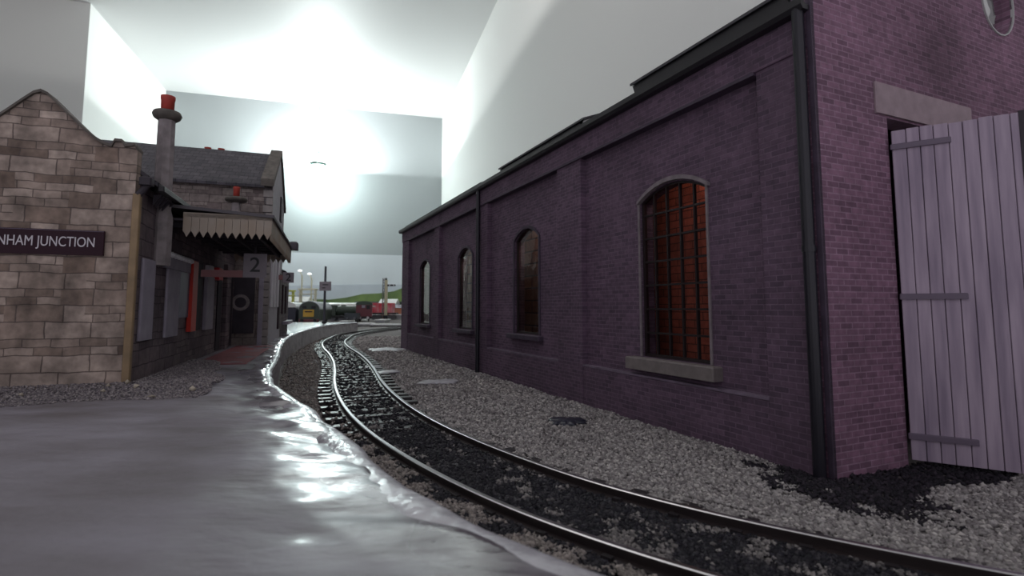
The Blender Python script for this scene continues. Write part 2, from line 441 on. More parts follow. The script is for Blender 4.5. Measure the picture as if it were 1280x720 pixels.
def rail_parts(P, N, parent, gauge=1.24):
    for s in (-1, 1):
        sweep(P, N, [(s * gauge / 2 + o, z) for o, z in RP], lambda k: 1 if 6 <= k <= 8 else 0).build('rail', [M['railside'], M['railtop']], parent)
def sleepers(P, N, parent, step, maxn=96, start=0.0, zoff=0.0):
    mb = MB(); mb.box(-1.05, 1.05, -0.11, 0.11, -0.10, 0.052, ch=0.012)
    for s in (-1, 1):
        for e in (-1, 1): mb.box(s * .62 + e * .085 - .03, s * .62 + e * .085 + .03, -.05, .05, .05, .085)
    base = mb.build('sleeper', M['sleeper'], parent)
    acc = 0.0; nx = start; cnt = 0; first = True
    for i in range(1, len(P)):
        acc += (P[i] - P[i - 1]).length
        if acc >= nx and cnt < maxn:
            nx += step; cnt += 1
            o = base if first else base.copy()
            if not first: COL.objects.link(o)
            first = False
            o.parent = parent
            o.location = (P[i].x, P[i].y, zoff + random.uniform(-.008, .008)); o.rotation_euler = (0, 0, atan2(N[i].y, N[i].x) + random.uniform(-.03, .03))
tr = thing('railway_track', 'curved model railway track with bright rails running between platform and purple brick shed', 'track')
rail_parts(CLP, CLN, tr); sleepers(CLP, CLN, tr, 0.62, start=5.5)
nb = [(-0.53, 0.0), (-0.50, 0.045), (-.2, .06), (.2, .055), (0.50, 0.045), (0.53, 0.0)]
cb = sweep(CLP[::1], CLN[::1], nb, closed=False)
vs = []
for x, y, z in cb.v:
    vs.append((x, y, (z - 0.012 if hypot(x, y) < 9.5 else z * .62) + 0.03 * noise.noise(Vector((x * 2.5, y * 2.5, 0))) if z > 0.01 else 0.0))
cb.v = vs
o = cb.build('cinder_bed', M['cinder'], tr, smooth=True); o['label'] = 'black cinders between the rails'; o['kind'] = 'stuff'
# second track beyond the shed end
P2 = catmull([(-2.5, 40.5), (-5.0, 43.0), (-7.2, 46.0), (-9.0, 50), (-10.0, 56), (-9.5, 64)], 0.4); N2 = normals(P2)
t2 = thing('railway_track', 'short stretch of curved track showing past the far corner of the brick shed', 'track')
rail_parts(P2, N2, t2); sleepers(P2, N2, t2, 0.9, 26)
P3 = [Vector((-60, 71.5)), Vector((-30, 71.5)), Vector((0, 71.5)), Vector((24, 71.5))]; P3 = catmull([(-60, 64), (-40, 64), (-20, 63), (0, 59), (20, 53)], 1.0); N3 = normals(P3)

# ------------------------------------------------------------------ ground
def edge_x(y):
    E = EDGE
    for i in range(len(E) - 1):
        if E[i][1] <= y <= E[i + 1][1]:
            t = (y - E[i][1]) / (E[i + 1][1] - E[i][1]); return E[i][0] + t * (E[i + 1][0] - E[i][0])
    return E[0][0] if y < E[0][1] else E[-1][0]
_edge = [(3.4, 0.2), (2.0, 1.25), (1.1, 2.0), (0.38, 2.63), (0.09, 2.89), (-0.19, 3.12), (-0.47, 3.42), (-0.78, 3.83), (-1.05, 4.18), (-1.31, 4.69),
         (-1.65, 5.29), (-2.2, 6.22), (-3.0, 7.45), (-3.92, 8.81), (-4.73, 10.4), (-6.23, 14.18), (-8.49, 19.76), (-10.57, 25.73),
         (-12.7, 33.96), (-13.9, 40.0), (-14.0, 44.0), (-13.6, 47.5)]
EDGE = [(p.x, p.y) for p in catmull(_edge, 0.3)]
NPC = np.array([[p.x, p.y] for p in CLP]); NPN = np.array([[p.x, p.y] for p in CLN]); NPE = np.array(EDGE)
SHED_C = Vector((4.07, 6.91, 0)); SHED_A = radians(24.69)
SU = np.array([-sin(SHED_A), cos(SHED_A)]); SW = np.array([cos(SHED_A), sin(SHED_A)])
def track_off(X, Y):
    out = np.empty(len(X))
    for k in range(0, len(X), 20000):
        dx = X[k:k + 20000, None] - NPC[None, :, 0]; dy = Y[k:k + 20000, None] - NPC[None, :, 1]
        i = np.argmin(dx * dx + dy * dy, axis=1); j = np.arange(len(i))
        out[k:k + 20000] = dx[j, i] * NPN[i, 0] + dy[j, i] * NPN[i, 1]
    return out

def polar_grid(name, m, rs, th0, th1, nt, zf, center=(0, -1.5)):
    mb = MB(); vs = []
    ths = np.linspace(th0, th1, nt)
    for r in rs:
        for t in ths:
            x = center[0] + r * sin(t); y = center[1] + r * cos(t); vs.append((x, y, zf(x, y)))
    fs = [[i * nt + j, i * nt + j + 1, (i + 1) * nt + j + 1, (i + 1) * nt + j] for i in range(len(rs) - 1) for j in range(nt - 1)]
    mb.v = vs; mb.f = fs; mb.m = [0] * len(fs)
    return mb.build(name, m, smooth=True)
def gz(x, y):
    d = hypot(x, y)
    a = 0.035 * noise.noise(Vector((x * 0.7, y * 0.7, 1))) + 0.022 * noise.noise(Vector((x * 2.6, y * 2.6, 4)))
    a *= max(0.0, min(1, (60 - d) / 30))
    i = ((NPC[:, 0] - x) ** 2 + (NPC[:, 1] - y) ** 2).min() if d < 60 else 99
    if i < 1.5: a = min(a, 0) - 0.02
    return a - 0.01
gm = mat('grey_ballast_ground', C(112, 107, 105), 0.8, col2=C(92, 87, 87), nscale=1.1, bump=1.0, bscale=9)
fl = polar_grid('floor', gm, np.concatenate([np.geomspace(1.5, 60, 190), np.geomspace(63, 330, 12)]), radians(-80), radians(80), 200, gz)
tag(fl, kind='structure')

def chips(name, X, Y, Z, S, cols, label, cat, squash=0.75):
    """a scatter of individual irregular stones as ONE mesh of stuff"""
    n = len(X)
    base = np.array([[1, 0, 0], [-1, 0, 0], [0, 1, 0], [0, -1, 0], [0, 0, 1], [0, 0, -1]], float)
    V = base[None] * RNG.uniform(0.6, 1.25, (n, 6, 1)) + RNG.uniform(-.22, .22, (n, 6, 3))
    V *= S[:, None, None]; V[:, :, 2] *= squash
    a = RNG.uniform(0, 2 * pi, n); b = RNG.uniform(-.7, .7, n)
    ca, sa, cb_, sb = np.cos(a), np.sin(a), np.cos(b), np.sin(b)
    x = V[:, :, 0] * cb_[:, None] + V[:, :, 2] * sb[:, None]; z = -V[:, :, 0] * sb[:, None] + V[:, :, 2] * cb_[:, None]; y = V[:, :, 1]
    V = np.stack([x * ca[:, None] - y * sa[:, None] + X[:, None], x * sa[:, None] + y * ca[:, None] + Y[:, None], z + Z[:, None]], -1).reshape(-1, 3)
    F = np.array([[0, 2, 4], [2, 1, 4], [1, 3, 4], [3, 0, 4], [2, 0, 5], [1, 2, 5], [3, 1, 5], [0, 3, 5]])
    F = (F[None] + (np.arange(n) * 6)[:, None, None]).reshape(-1, 3)
    me = bpy.data.meshes.new(name)
    me.vertices.add(len(V)); me.vertices.foreach_set('co', V.ravel())
    me.loops.add(F.size); me.loops.foreach_set('vertex_index', F.ravel().astype(np.int32))
    me.polygons.add(len(F)); me.polygons.foreach_set('loop_start', np.arange(0, F.size, 3, dtype=np.int32))
    me.update(calc_edges=True)
    cols = np.array([c[:3] for c in cols]); ci = RNG.integers(0, len(cols), n)
    cc = cols[ci] * RNG.uniform(0.75, 1.25, (n, 1)); cc = np.repeat(cc, 6, axis=0)
    at_ = me.color_attributes.new('Col', 'FLOAT_COLOR', 'POINT')
    at_.data.foreach_set('color', np.concatenate([cc, np.ones((len(cc), 1))], 1).ravel())
    me.materials.append(M['chip'])
    o = bpy.data.objects.new(name, me); COL.objects.link(o)
    tag(o, label, cat, kind='stuff'); return o

n0 = 230000
D = np.exp(RNG.uniform(log(2.6), log(42), n0)); T = RNG.uniform(radians(-34), radians(52), n0)
X = D * np.sin(T); Y = D * np.cos(T)
off = track_off(X, Y)
ex = np.interp(Y, NPE[:, 1], NPE[:, 0])
u_ = (X - SHED_C.x) * SU[0] + (Y - SHED_C.y) * SU[1]; w_ = (X - SHED_C.x) * SW[0] + (Y - SHED_C.y) * SW[1]
inshed = ((w_ > -0.03) & (u_ > -0.02) & (u_ < 24.3))
plat = X < ex + 0.12
free = ~inshed & ~plat
nz = np.array([noise.noise(Vector((a * 0.9, b * 0.9, 3))) for a, b in zip(X, Y)])
# black cinder spill round the near corner of the shed
nf = np.array([noise.noise(Vector((a * 3.5, b * 3.5, 8))) for a, b in zip(X, Y)])
spill = np.hypot((u_ + 0.15) / 1.0, (w_ + 0.10) / 0.75) + nz * 0.5 + nf * .5 + RNG.normal(0, .12, n0)
sp = spill < 1.0
sp2 = (w_ > 0) & (u_ > -0.75 + nz * 0.4) & (u_ < 0) & (w_ < 4)
darks = sp | sp2
right = free & (off > 0.80) & (off < 40) & ~darks
left = free & (off < -1.02) & (RNG.random(n0) < 0.8)
mid = free & ((D < 9.5) | (RNG.random(n0) < .35)) & ((np.abs(off) < 0.56) | ((off < -.68) & (off > -1.02) & ((D < 9) | (RNG.random(n0) < .25))))
sizes = RNG.uniform(0.014, 0.034, n0) * (0.85 + D / 14)
def zz(mask, lift=0.0): return np.array([gz(a, b) for a, b in zip(X[mask], Y[mask])]) + lift
lightc = [C(160, 156, 154), C(146, 142, 140), C(134, 129, 128), C(176, 171, 167), C(122, 117, 117)]
chips('ballast_chips', X[right], Y[right], zz(right, .01) + np.where((off[right] < 1.25) & (D[right] < 12), .055 * np.clip((1.35 - off[right]) / .2, 0, 1), 0), sizes[right], lightc, 'loose pale grey stone chips covering the ground between track and brick shed', 'ballast')
chips('ballast_chips', X[left], Y[left], zz(left, .01), sizes[left] * .8, [C(138, 130, 124), C(124, 117, 113), C(150, 142, 136), C(110, 103, 101)], 'brownish grey ballast chips between the platform edge and the left rail', 'ballast')
dk = free & darks
chips('cinder_chips', X[dk], Y[dk], zz(dk, .015), sizes[dk], [C(34, 30, 38), C(26, 24, 30), C(48, 42, 50)], 'black cinder spill at the foot of the near shed corner', 'cinders')
mixn = nz * .7 + nf * .8 + RNG.normal(0, .13, n0)
outer = mid & (off < -.6) & (mixn > -0.12 + np.clip((off + 1.02) * .9, 0, .4))
mid = mid & ~outer
md = mid & (mixn < 0.30); ml = mid & (mixn >= 0.30)
chips('ballast_chips', X[outer], Y[outer], np.full(outer.sum(), .06), sizes[outer], [C(138, 130, 124), C(124, 117, 113), C(150, 142, 136), C(110, 103, 101)], 'grey brown ballast chips packed against the outside of the left rail', 'ballast')
chips('cinder_chips', X[md], Y[md], np.full(md.sum(), .05), sizes[md], [C(36, 34, 42), C(26, 26, 32), C(60, 58, 62), C(30, 28, 34)], 'black cinder chips lying between the two rails', 'cinders')
ml2 = ml & (RNG.random(n0) < 0.8)
chips('ballast_chips', X[ml2], Y[ml2], np.full(ml2.sum(), .06), sizes[ml2] * .9, [C(118, 114, 112), C(98, 94, 94), C(136, 131, 128)], 'scattered pale chips lying among the black cinders between the rails', 'ballast')

def blob(name, cx, cy, rx, ry, rot, z, m, label, cat, seed=0, h=0.03, group=None):
    mb = MB(); n = 56; top = []; bot = []
    for i in range(n):
        a = 2 * pi * i / n; k = 1 + 0.7 * noise.noise(Vector((cos(a) * 1.6, sin(a) * 1.6, seed))) + 0.5 * noise.noise(Vector((cos(a) * 5, sin(a) * 5, seed)))
        x = cos(a) * rx * k; y = sin(a) * ry * k
        bot.append((x, y, 0)); top.append((x * 0.86, y * 0.86, h))
    mb.add(bot + top + [(0, 0, h * 1.2)], [[i, (i + 1) % n, n + (i + 1) % n, n + i] for i in range(n)] + [[n + i, n + (i + 1) % n, 2 * n] for i in range(n)] + [list(range(n))[::-1]])
    o = mb.build(name, m, smooth=True); o.location = (cx, cy, z); o.rotation_euler = (0, 0, rot); tag(o, label, cat, group); return o
blob('glue_patch', -2.05, 15.6, 0.6, 0.42, 0.3, 0.03, M['glue'], 'flat pale glue patch on the ballast, nearest to the two narrow shed windows', 'glue patch', 1)
blob('glue_patch', -5.2, 19.4, 0.34, 0.4, 0, 0.03, M['glue'], 'small pale glue patch beside the right rail, middle one of three', 'glue patch', 2)
blob('glue_patch', -4.2, 18.0, 0.5, 0.3, 0.8, 0.03, M['glue'], 'small pale glue patch near the right rail, closest to the camera of three', 'glue patch', 3)
blob('glue_patch', -6.6, 27.6, 0.9, 1.3, 0.2, 0.03, M['glue'], 'white spill of glue on the ground at the far shed corner', 'glue patch', 4)
blob('glue_patch', 1.02, 10.2, 0.36, 0.3, 0.3, 0.02, mat('dark_glue', C(44, 46, 58), 0.3), 'dark bluish damp patch on the pale chips below the wide pilaster', 'glue patch', 5, h=.05)

# ------------------------------------------------------------------ platform
pm = bpy.data.materials.new('painted_platform'); pm.use_nodes = True
nt = pm.node_tree; Nn = nt.nodes; Ll = nt.links; pb = Nn['Principled BSDF']
tc = Nn.new('ShaderNodeTexCoord'); mp = Nn.new('ShaderNodeMapping'); mp.inputs['Scale'].default_value = (0.5, 1.1, 1)
Ll.new(tc.outputs['Object'], mp.inputs[0])
nn = Nn.new('ShaderNodeTexNoise'); nn.inputs['Scale'].default_value = 1.6; nn.inputs['Detail'].default_value = 7; Ll.new(mp.outputs[0], nn.inputs['Vector'])
rp = Nn.new('ShaderNodeValToRGB'); rp.color_ramp.elements[0].position = .3; rp.color_ramp.elements[1].position = .72
rp.color_ramp.elements[0].color = C(104, 98, 102); rp.color_ramp.elements[1].color = C(140, 136, 146)
Ll.new(nn.outputs['Fac'], rp.inputs[0]); Ll.new(rp.outputs[0], pb.inputs['Base Color'])
at1 = Nn.new('ShaderNodeAttribute'); at1.attribute_name = 'gloss'
mr = Nn.new('ShaderNodeMapRange'); mr.inputs[3].default_value = 0.6; mr.inputs[4].default_value = 0.16
Ll.new(at1.outputs['Fac'], mr.inputs[0]); Ll.new(mr.outputs[0], pb.inputs['Roughness'])
Ll.new(at1.outputs['Fac'], pb.inputs['Coat Weight']); pb.inputs['Coat Roughness'].default_value = .14; pb.inputs['Coat IOR'].default_value = 1.7
pb.inputs['Specular IOR Level'].default_value = .6
n3 = Nn.new('ShaderNodeTexNoise'); n3.inputs['Scale'].default_value = 4.5; n3.inputs['Detail'].default_value = 4; Ll.new(mp.outputs[0], n3.inputs['Vector'])
bp = Nn.new('ShaderNodeBump'); bp.inputs['Strength'].default_value = .55; bp.inputs['Distance'].default_value = .06
Ll.new(n3.outputs['Fac'], bp.inputs['Height']); Ll.new(bp.outputs[0], pb.inputs['Normal'])

pf = thing('station_platform', 'grey painted platform with crinkled glossy edge curving along the left of the track', 'platform')
PZ = 0.90
ys = np.concatenate([np.arange(0.2, 11, 0.07), np.arange(11, 30, 0.2), np.arange(30, 47.6, 0.4)])
offs = np.concatenate([np.linspace(0, 1.6, 26), np.geomspace(1.7, 6, 22), [7, 9, 12, 16, 22, 30, 42]])
vs = []; gl = []
def pz(x, y, o):
    near = max(0.0, 1 - o / 2.0) * min(1.0, max(0.15, (y - 2.2) / 3.0))
    a = near * (0.075 * noise.noise(Vector((x * 1.1, y * 2.2, 7))) + 0.045 * noise.noise(Vector((x * 3.0, y * 6.0, 2))))
    return PZ + a + 0.006 * noise.noise(Vector((x * 1.3, y * 1.3, 0)))
for y in ys:
    e = edge_x(y) + (0.05 * noise.noise(Vector((y * 1.7, 0, 0))) if y < 30 else 0)
    for o in offs:
        x = e - o; z = pz(x, y, o) - (0.03 if o == 0 else 0)
        vs.append((x, y, z))
        g = max(0, 1 - o / 0.85) ** 0.6 if y < 24 else 0.9
        gl.append(max(0, min(1, g + max(0, 1 - o / 1.8) * .6 * noise.noise(Vector((x * 0.8, y * 1.9, 5))))))
nO = len(offs)
fs = [[i * nO + j, (i + 1) * nO + j, (i + 1) * nO + j + 1, i * nO + j + 1] for i in range(len(ys) - 1) for j in range(nO - 1)]
mb = MB(); mb.v = vs; mb.f = fs; mb.m = [0] * len(fs)
sf = mb.build('platform_surface', pm, pf, smooth=True)
ga = sf.data.attributes.new('gloss', 'FLOAT', 'POINT'); ga.data.foreach_set('value', gl)
# edging: irregular rounded stones in one continuous coping
M['edge'] = mat('glossy_edging', C(180, 178, 184), 0.2, spec=.9, noise_amt=0.14, nscale=4, bump=0.6, bscale=7)
EP = [Vector((edge_x(y) + (0.05 * noise.noise(Vector((y * 1.7, 0, 0))) if y < 30 else 0), y)) for y in ys]
EN = normals(EP)
mb = MB(); n = 9; vs = []
for i, (p, q) in enumerate(zip(EP, EN)):
    k = 1 + 0.5 * noise.noise(Vector((p.y * 0.9, 3, 0))) + .12 * noise.noise(Vector((p.y * 3, 9, 0)))
    for j in range(n):
        a = -0.35 + (pi + 0.35) * j / (n - 1)
        o_ = cos(a) * (0.085 if cos(a) > 0 else .20) * k; z = PZ - .055 + max(-.04, sin(a)) * 0.065 * k
        vs.append((p.x + q.x * o_, p.y + q.y * o_, z))
mb.v = vs; mb.f = [[i * n + j, i * n + j + 1, (i + 1) * n + j + 1, (i + 1) * n + j] for i in range(len(EP) - 1) for j in range(n - 1)]; mb.m = [0] * len(mb.f)
mb.build('edging', M['edge'], pf, smooth=True)
# side face, vertical ribs of cut stone
M['face'] = mat('platform_face', C(168, 164, 166), 0.4, noise_amt=0.25, nscale=3, bump=1, bscale=5)
mb = MB(); vs = []; n = 7
for i, (p, q) in enumerate(zip(EP, EN)):
    for j in range(n):
        z = -0.05 + (PZ - .01) * j / (n - 1)
        k = 0.02 + 0.09 * noise.noise(Vector((p.y * 2.6, z * 1.0, 2)))
        vs.append((p.x + q.x * k, p.y + q.y * k, z))
mb.v = vs; mb.f = [[i * n + j, (i + 1) * n + j, (i + 1) * n + j + 1, i * n + j + 1] for i in range(len(EP) - 1) for j in range(n - 1)]; mb.m = [0] * len(mb.f)
# far end face
e = EP[-1]; mb.add([(e.x, e.y, -.05), (e.x - 42, e.y, -.05), (e.x - 42, e.y, PZ - .02), (e.x, e.y, PZ - .02)], [(0, 1, 2, 3)])
mb.build('side_face', M['face'], pf, smooth=True)

# ------------------------------------------------------------------ engine shed (local x: along the side wall, local y: outwards to the track)
sh = thing('engine_shed', 'long purple brick railway shed with arched windows and an open plank door', 'building', SHED_C, pi / 2 + SHED_A)
PAN = -0.15      # plane of the recessed bays
WINS = [(2.15, 3.92, 1.22, 4.25, 0.24), (8.30, 9.86, 1.42, 4.15, 0.30), (13.50, 15.06, 1.38, 4.12, 0.30), (19.05, 20.75, 1.42, 4.1, 0.30)]
def arch(x0, x1, zs, rise, n=10):
    c = (x0 + x1) / 2; hw = (x1 - x0) / 2; Rr = (hw * hw + rise * rise) / (2 * rise); cz = zs + rise - Rr; a0 = asin(hw / Rr)
    return [(c + Rr * sin(-a0 + 2 * a0 * i / n), cz + Rr * cos(-a0 + 2 * a0 * i / n)) for i in range(n + 1)]
mb = MB()
xs = 0.0; ZT = 6.2; TH = 0.32
bounds = [0.0] + [(WINS[i][1] + WINS[i + 1][0]) / 2 for i in range(3)] + [24.0]
for (x0, x1, z0, zs, rise), a, b in zip(WINS, bounds[:-1], bounds[1:]):
    ar = arch(x0, x1, zs, rise)
    q = lambda X0, X1, Z0, Z1: mb.add([(X0, PAN, Z0), (X1, PAN, Z0), (X1, PAN, Z1), (X0, PAN, Z1)], [(0, 1, 2, 3)])
    q(a, x0, -.1, ZT); q(x1, b, -.1, ZT); q(x0, x1, -.1, z0)
    for (p0, h0), (p1, h1) in zip(ar[:-1], ar[1:]):
        mb.add([(p0, PAN, h0), (p1, PAN, h1), (p1, PAN, ZT), (p0, PAN, ZT)], [(0, 1, 2, 3)])
        mb.add([(p0, PAN, h0), (p1, PAN, h1), (p1, PAN - TH, h1), (p0, PAN - TH, h0)], [(0, 1, 2, 3)])
    for xx in (x0, x1): mb.add([(xx, PAN, z0), (xx, PAN - TH, z0), (xx, PAN - TH, zs), (xx, PAN, zs)], [(0, 1, 2, 3)])
    mb.add([(x0, PAN, z0), (x1, PAN, z0), (x1, PAN - TH, z0), (x0, PAN - TH, z0)], [(0, 1, 2, 3)])
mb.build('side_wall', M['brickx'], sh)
PIL = [(0.0, 0.93), (5.90, 7.02), (11.72, 12.46), (17.2, 17.9), (22.6, 24.0)]
for a, b in PIL:
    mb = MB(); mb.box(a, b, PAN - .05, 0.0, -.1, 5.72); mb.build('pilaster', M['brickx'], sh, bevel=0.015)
for (a0, a1), (b0, b1) in zip(PIL[:-1], PIL[1:]):
    MB().box(a1, b0, PAN - .05, -0.015, -.1, 0.86).build('plinth', M['brickx'], sh, bevel=0.02)
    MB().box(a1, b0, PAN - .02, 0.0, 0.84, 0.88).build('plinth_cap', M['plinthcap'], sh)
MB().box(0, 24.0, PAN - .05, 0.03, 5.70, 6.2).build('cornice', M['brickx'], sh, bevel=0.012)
MB().box(0.93, 22.6, PAN - .05, 0.045, 5.66, 5.71).build('cornice', M['brickdark'], sh)
# dark moulding ridge under the cornice of each bay
for i, (x0, x1, z0, zs, rise) in enumerate(WINS):
    wn = thing('tmp', None, None); bpy.data.objects.remove(wn)
    ar = arch(x0, x1, zs, rise)
    # frame following the opening
    pts = [(x0, z0)] + ar + [(x1, z0)]
    inn = [(x0 + .06, z0 + .06)] + arch(x0 + .06, x1 - .06, zs - .02, rise - .02) + [(x1 - .06, z0 + .06)]
    mb = MB(); n = len(pts); yy = -0.20
    for k in range(n):
        k2 = (k + 1) % n
        mb.add([(pts[k][0], yy, pts[k][1]), (pts[k2][0], yy, pts[k2][1]), (inn[k2][0], yy, inn[k2][1]), (inn[k][0], yy, inn[k][1]),
                (pts[k][0], yy - .07, pts[k][1]), (pts[k2][0], yy - .07, pts[k2][1]), (inn[k2][0], yy - .07, inn[k2][1]), (inn[k][0], yy - .07, inn[k][1])],
               [(0, 1, 2, 3), (4, 5, 6, 7), (3, 2, 6, 7), (0, 1, 5, 4)])
    fr = mb.build('window_frame', M['glaze'], sh)
    g = MB(); g.add([(p, -0.235, z) for p, z in inn], [list(range(len(inn)))])
    g.build('pane', M['glassn'] if i == 0 else M['glassw'], fr)
    bars = MB()
    nv, nh = (5, 7) if i == 0 else (0, 0)
    for k in range(1, nv):
        xx = x0 + (x1 - x0) * k / nv; top = zs + rise * (1 - ((xx - (x0 + x1) / 2) / ((x1 - x0) / 2)) ** 2)
        bars.box(xx - .016, xx + .016, -.265, -.205, z0, top)
    for k in range(1, nh):
        zz_ = z0 + (zs + .05 - z0) * k / (nh - .3); bars.box(x0, x1, -.262, -.208, zz_ - .018, zz_ + .018)
    if nv: bars.build('glazing_bars', M['glaze'], fr)
    # red brick lining in the first window; brown cards elsewhere imitate reflections
    MB().box(x0 - .9, x1 + 1.9, -1.3, -1.2, 0.0, 6.1).build('brick_and_reflection_backing', M['redbrick'] if i == 0 else M['brown'], sh)
    # sill and hood mould
    MB().box(x0 - .24, x1 + .30, PAN - .1, 0.07 if i == 0 else .01, z0 - (.24 if i == 0 else .14), z0 - .01, ch=0.02).build('sill', M['sill'] if i == 0 else M['brickdark'], sh)
    if i == 0:
        hm = MB(); ho = arch(x0 - .10, x1 + .02, zs + .03, rise + .07); hi = arch(x0 - .10, x1 + .02, zs - .03, rise + .05)
        for k in range(len(ho) - 1):
            hm.prism([(ho[k][0], PAN - .02, ho[k][1]), (ho[k + 1][0], PAN - .02, ho[k + 1][1]), (hi[k + 1][0], PAN - .02, hi[k + 1][1]), (hi[k][0], PAN - .02, hi[k][1])], (0, .09, 0))
        hm.build('hood_mould', M['render'], sh)
        MB().box(x1, x1 + .05, PAN - .02, PAN + .025, z0, zs).build('window_surround', M['render'], sh); MB().box(x0 - .05, x0, PAN - .02, PAN + .025, z0, zs).build('window_surround', M['render'], sh)
    else:
        sr = MB(); ho = arch(x0 - .09, x1 + .09, zs + .0, rise + .09)
        oo = [(x0 - .09, z0)] + ho + [(x1 + .09, z0)]; ii = [(x0, z0)] + ar + [(x1, z0)]
        for k in range(len(oo) - 1):
            sr.prism([(oo[k][0], PAN - .02, oo[k][1]), (oo[k + 1][0], PAN - .02, oo[k + 1][1]), (ii[k + 1][0], PAN - .02, ii[k + 1][1]), (ii[k][0], PAN - .02, ii[k][1])], (0, .05, 0))
        sr.build('window_surround', M['brickdark'], sh)
for x_, e_ in ((2.9, 9), (9.2, 26), (14.3, 26), (19.9, 26)):  # lamp glow in the first window; other three are fill added for the cards
    l_ = light('shed_lamp_and_fill', 'POINT', SHED_C + Matrix.Rotation(pi / 2 + SHED_A, 3, 'Z') @ Vector((x_, -.75, 5.0)), e_, (1.0, .72, .55), shadow_soft_size=.15)
# gutter and rain pipes
mb = MB()
gp = [(0.02, 6.2), (0.16, 6.2), (0.20, 6.26), (0.20, 6.36), (0.14, 6.36), (0.13, 6.27), (0.04, 6.27), (0.02, 6.36)]
mb.prism([(-0.0, y, z) for y, z in gp], (24.1, 0, 0)); mb.build('gutter', M['gutter'], sh)
def shed_pipe(x, r, m, y=0.09):
    mb = MB(); mb.cyl((x, y, 0.0), (x, y, 6.25), r, n=14)
    for z in (2.9,): mb.cyl((x, y, z), (x, y, z + .08), r * 1.15, n=14)
    mb.build('rain_pipe', m, sh, smooth=False)
shed_pipe(0.12, 0.078, M['pipe'], 0.11); shed_pipe(12.35, 0.07, M['pipe'])
# end wall (faces the camera): local y negative = to the right
EW = -9.8
mb = MB(); D0, D1, DZ = -1.52, -4.35, 4.92      # door opening
def eq(y0, y1, z0, z1):
    for xx in (-0.02, 0.28): mb.add([(xx, y0, z0), (xx, y1, z0), (xx, y1, z1), (xx, y0, z1)], [(0, 1, 2, 3)])
EZ = 7.0
cyc, czc, cr = -4.95, 7.55, 0.52
eq(0.02, D0, -.1, EZ); eq(D1, EW, -.1, EZ); eq(D0, D1, DZ, EZ)
for (ya, za), (yb, zb) in (((0.02, -.1), (0.02, EZ)), ((D0, 0), (D0, DZ)), ((D1, 0), (D1, DZ)), ((D0, DZ), (D1, DZ)), ((EW, -.1), (EW, EZ))):
    mb.add([(-.02, ya, za), (.28, ya, za), (.28, yb, zb), (-.02, yb, zb)], [(0, 1, 2, 3)])
# gable with round opening
ring = [(cyc + cr * sin(2 * pi * i / 24), czc + 1.15 * cr * cos(2 * pi * i / 24)) for i in range(24)]
def gable_pt(a):
    dy, dz = sin(a), cos(a)
    best = 99
    apex = (-4.89, 9.6)
    segs = [((0.02, EZ), apex), (apex, (EW, EZ)), ((EW, EZ), (0.02, EZ))]
    for (y1, z1), (y2, z2) in segs:
        ex_, ez_ = y2 - y1, z2 - z1; det = dy * (-ez_) + ex_ * dz
        if abs(det) < 1e-9: continue
        t = ((y1 - cyc) * (-ez_) + ex_ * (z1 - czc)) / det; s = (dy * (z1 - czc) - dz * (y1 - cyc)) / det
        if t > 0 and -1e-6 <= s <= 1 + 1e-6: best = min(best, t)
    return (cyc + dy * best, czc + dz * best)
angs = sorted(set([2 * pi * i / 24 for i in range(24)] + [atan2(0.02 - cyc, EZ - czc) % (2 * pi), atan2(EW - cyc, EZ - czc) % (2 * pi), atan2(-4.89 - cyc, 9.6 - czc) % (2 * pi)]))
def rp_(a): return (cyc + cr * sin(a), czc + 1.15 * cr * cos(a))
for a, b in zip(angs, angs[1:] + [angs[0] + 2 * pi]):
    p = [rp_(a), rp_(b), gable_pt(b), gable_pt(a)]
    for xx in (-.02, .28): mb.add([(xx, y, z) for y, z in p], [(0, 1, 2, 3)])
    mb.add([(-.02, p[0][0], p[0][1]), (-.02, p[1][0], p[1][1]), (.28, p[1][0], p[1][1]), (.28, p[0][0], p[0][1])], [(0, 1, 2, 3)])
mb.build('end_wall', M['bricky'], sh)
mb = MB()
for i in range(24):
    a, b = 2 * pi * i / 24, 2 * pi * (i + 1) / 24
    f = lambda t, k: (cyc + cr * k * sin(t), czc + 1.15 * cr * k * cos(t))
    mb.prism([(-.045,) + f(a, 1.0), (-.045,) + f(b, 1.0), (-.045,) + f(b, 1.04), (-.045,) + f(a, 1.04)], (.05, 0, 0))
ro = mb.build('round_window_rim', M['pale'], sh)
MB().add([(0.12,) + rp_(2 * pi * i / 24) for i in range(24)], [list(range(24))]).build('pane', M['glass'], ro)
MB().box(-.06, .1, -3.75, -1.24, 4.95, 5.42, ch=.015).build('lintel', M['lintel'], sh)
# parapet coping of the end gable
for (y1, z1), (y2, z2) in (((0.05, 7.0), (-4.89, 9.62)), ((-4.89, 9.62), (EW - .05, 7.0))):
    mb = MB(); mb.prism([(-.08, y1, z1), (-.08, y2, z2), (-.08, y2, z2 + .14), (-.08, y1, z1 + .14)], (.42, 0, 0)); mb.build('gable_coping', M['coping'], sh)
# corner strip where the end wall card meets the side wall
MB().box(-.02, 0.05, -0.02, 0.04, 0, 7.0).build('corner_strip', M['brickdark'], sh)
# far end wall, opposite wall, roof
mb = MB(); mb.prism([(23.7, -.4, -.1), (23.7, EW, -.1), (23.7, EW, 6.2), (23.7, -4.9, 8.2), (23.7, -.4, 6.3)], (.28, 0, 0)); mb.build('far_wall', M['bricky'], sh)
MB().box(0.28, 24, EW, EW + .25, -.1, 6.3).build('rear_wall', M['brickx'], sh)
mb = MB(); mb.prism([(.28, 0.02, 6.30), (.28, -4.9, 8.25), (.28, EW - .05, 6.3), (.28, EW - .05, 6.42), (.28, -4.9, 8.38), (.28, 0.02, 6.42)], (23.8, 0, 0)); mb.build('roof', M['roofing'], sh)
